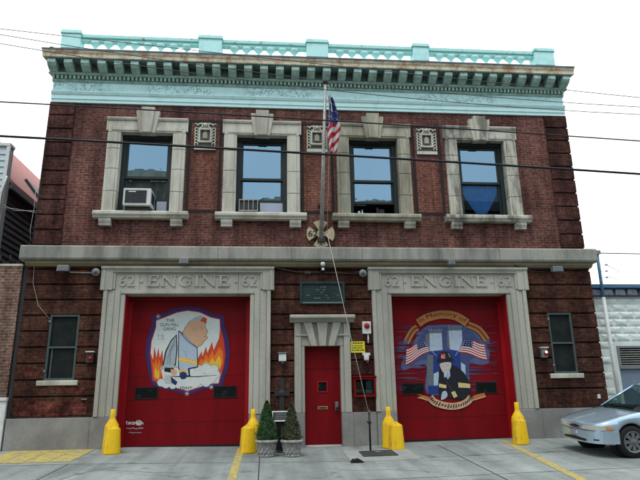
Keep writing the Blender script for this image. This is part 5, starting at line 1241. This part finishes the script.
b.tube([(7.62, .05, 4.1), (7.9, .05, 4.0), (7.95, .05, 4.25), (7.66, .05, 4.4)], .007, 'iron', 5); b.build('insulators', dp)
b = MB(); b.tube([(7.46, .08, 4.74), (9.5, .1, 4.72), (16, .2, 4.9)], .014, 'wire', 5); tag(b.build('service_wire'), 'thin wire leading right from the blue topped service pole', 'cable')
# apartment house across the street (mirrored in the panes)
ah = thing('apartment_building', (-2, -24, 0), 'buff brick apartment building across the street, mirrored in the upper windows', 'building'); o0 = (-2, -24, 0)
b = MB(o0); b.box(-20, -3.5, -34, -23, -.6, 16.4, 'opp_brick'); b.box(-2.5, 24, -34, -23.5, -.6, 14.6, 'opp_brick'); b.build('wall', ah)
b = MB(o0); b.box(-20.2, -3.3, -23, -22.7, 15.6, 16.4, 'stone'); b.box(-2.7, 24.2, -23.5, -23.1, 13.9, 14.6, 'stone'); b.build('cornice', ah)
w0 = None
for i in range(19):
    for j in range(4):
        if i == 7: continue
        x = -18.6 + i * 2.1; z = 1.6 + j * 3.4
        if w0 is None:
            b = MB((x, -23, z)); b.box(x - .5, x + .5, -23, -22.97, z, z + 1.7, 'dwg' if 'dwg' in M else 'screen'); b.box(x - .6, x + .6, -23, -22.9, z - .15, z - .01, 'stone'); w0 = b.build('window', ah); w0.location = (x + 2, 1, z)
        else: w = w0.copy(); C.objects.link(w); w.parent = ah; w.location = (x + 2, 1, z)

# ------------------------------------------------------------------ overhead wires
M['wire_pale'] = flat('weathered grey cable', (.09, .10, .115), .6)
def wire(pts, Y, r, label, n=28, m='wire'):
    """span through three measured points at distance Y from the facade, carried on past both sides"""
    q = [P(u, v, Y) for u, v in pts]; (x0, z0), (x1, z1), (x2, z2) = q
    def f(x): return z0 * (x - x1) * (x - x2) / ((x0 - x1) * (x0 - x2)) + z1 * (x - x0) * (x - x2) / ((x1 - x0) * (x1 - x2)) + z2 * (x - x0) * (x - x1) / ((x2 - x0) * (x2 - x1))
    b = MB(); b.tube([(x0 - 6 + (x2 - x0 + 12) * i / n, Y, f(x0 - 6 + (x2 - x0 + 12) * i / n)) for i in range(n + 1)], r, m, 6)
    tag(b.build('overhead_wire'), label, 'wire', 'overhead wires crossing in front of the facade')
wire([(0, 136), (320, 154), (640, 174)], -7.0, .0155, 'thick black overhead cable crossing the middle of the upper windows')
wire([(0, 101.8), (320, 120), (640, 141)], -7.0, .009, 'thinner overhead wire crossing the window keystones')
wire([(-200, 6), (320, 64), (600, 93.5)], -6.6, .0052, 'overhead wire running across the balustrade and brackets, uppermost of the bundle', m='wire_pale')
wire([(0, 34.5), (320, 80), (640, 107)], -6.7, .0052, 'thin overhead wire second highest where it leaves the left edge', m='wire_pale')
wire([(0, 43.5), (320, 89), (640, 114.5)], -6.8, .0052, 'thin overhead wire entering low at the left and crossing the frieze', m='wire_pale')

# ------------------------------------------------------------------ light
sun_el, sun_az = 64, 205      # high, diffuse, from the street side
w = bpy.data.worlds.new('World'); S.world = w; w.use_nodes = True; n = w.node_tree.nodes; l = w.node_tree.links; bg = n['Background']
sky = n.new('ShaderNodeTexSky'); sky.sky_type = 'NISHITA'; sky.sun_disc = False; sky.sun_elevation = R(sun_el); sky.sun_rotation = R(sun_az); sky.dust_density = 4; sky.air_density = 1
mx = n.new('ShaderNodeMix'); mx.data_type = 'RGBA'; mx.inputs[0].default_value = .80
tc = n.new('ShaderNodeTexCoord'); cl = n.new('ShaderNodeTexNoise'); cl.inputs['Scale'].default_value = 2.5; cl.inputs['Detail'].default_value = 5; l.new(tc.outputs['Generated'], cl.inputs['Vector'])
rp = n.new('ShaderNodeMapRange'); rp.inputs[1].default_value = .35; rp.inputs[2].default_value = .65; rp.inputs[3].default_value = .72; rp.inputs[4].default_value = .97
l.new(cl.outputs['Fac'], rp.inputs[0]); l.new(rp.outputs[0], mx.inputs[0])
l.new(sky.outputs[0], mx.inputs[6]); 
vt = n.new('ShaderNodeSeparateXYZ'); l.new(tc.outputs['Generated'], vt.inputs[0])
vr = n.new('ShaderNodeMapRange'); vr.inputs[1].default_value = -.25; vr.inputs[2].default_value = .35; l.new(vt.outputs[1], vr.inputs[0])
vm_ = n.new('ShaderNodeMix'); vm_.data_type = 'RGBA'; l.new(vr.outputs[0], vm_.inputs[0]); vm_.inputs[6].default_value = (10.8, 12.6, 14.4, 1); vm_.inputs[7].default_value = (15.6, 15.8, 15.6, 1)
l.new(vm_.outputs[2], mx.inputs[7]); l.new(mx.outputs[2], bg.inputs['Color']); bg.inputs['Strength'].default_value = .12
sl_ = bpy.data.lights.new('sun', 'SUN'); sl_.energy = 1.2; sl_.angle = R(14); sl_.color = (1, .95, .86); so_ = bpy.data.objects.new('sun', sl_); C.objects.link(so_)
# nishita rotation: 0 = +Y, clockwise seen from above
az = R(sun_az); d = Vector((math.sin(az) * math.cos(R(sun_el)), math.cos(az) * math.cos(R(sun_el)), math.sin(R(sun_el))))
so_.rotation_euler = d.to_track_quat('Z', 'Y').to_euler(); so_.location = d * 30
S.view_settings.view_transform = 'Standard'; S.view_settings.look = 'None'; S.view_settings.gamma = 1; S.view_settings.exposure = 0.12
S.render.engine = 'CYCLES'; S.cycles.max_bounces = 8; S.cycles.transparent_max_bounces = 12
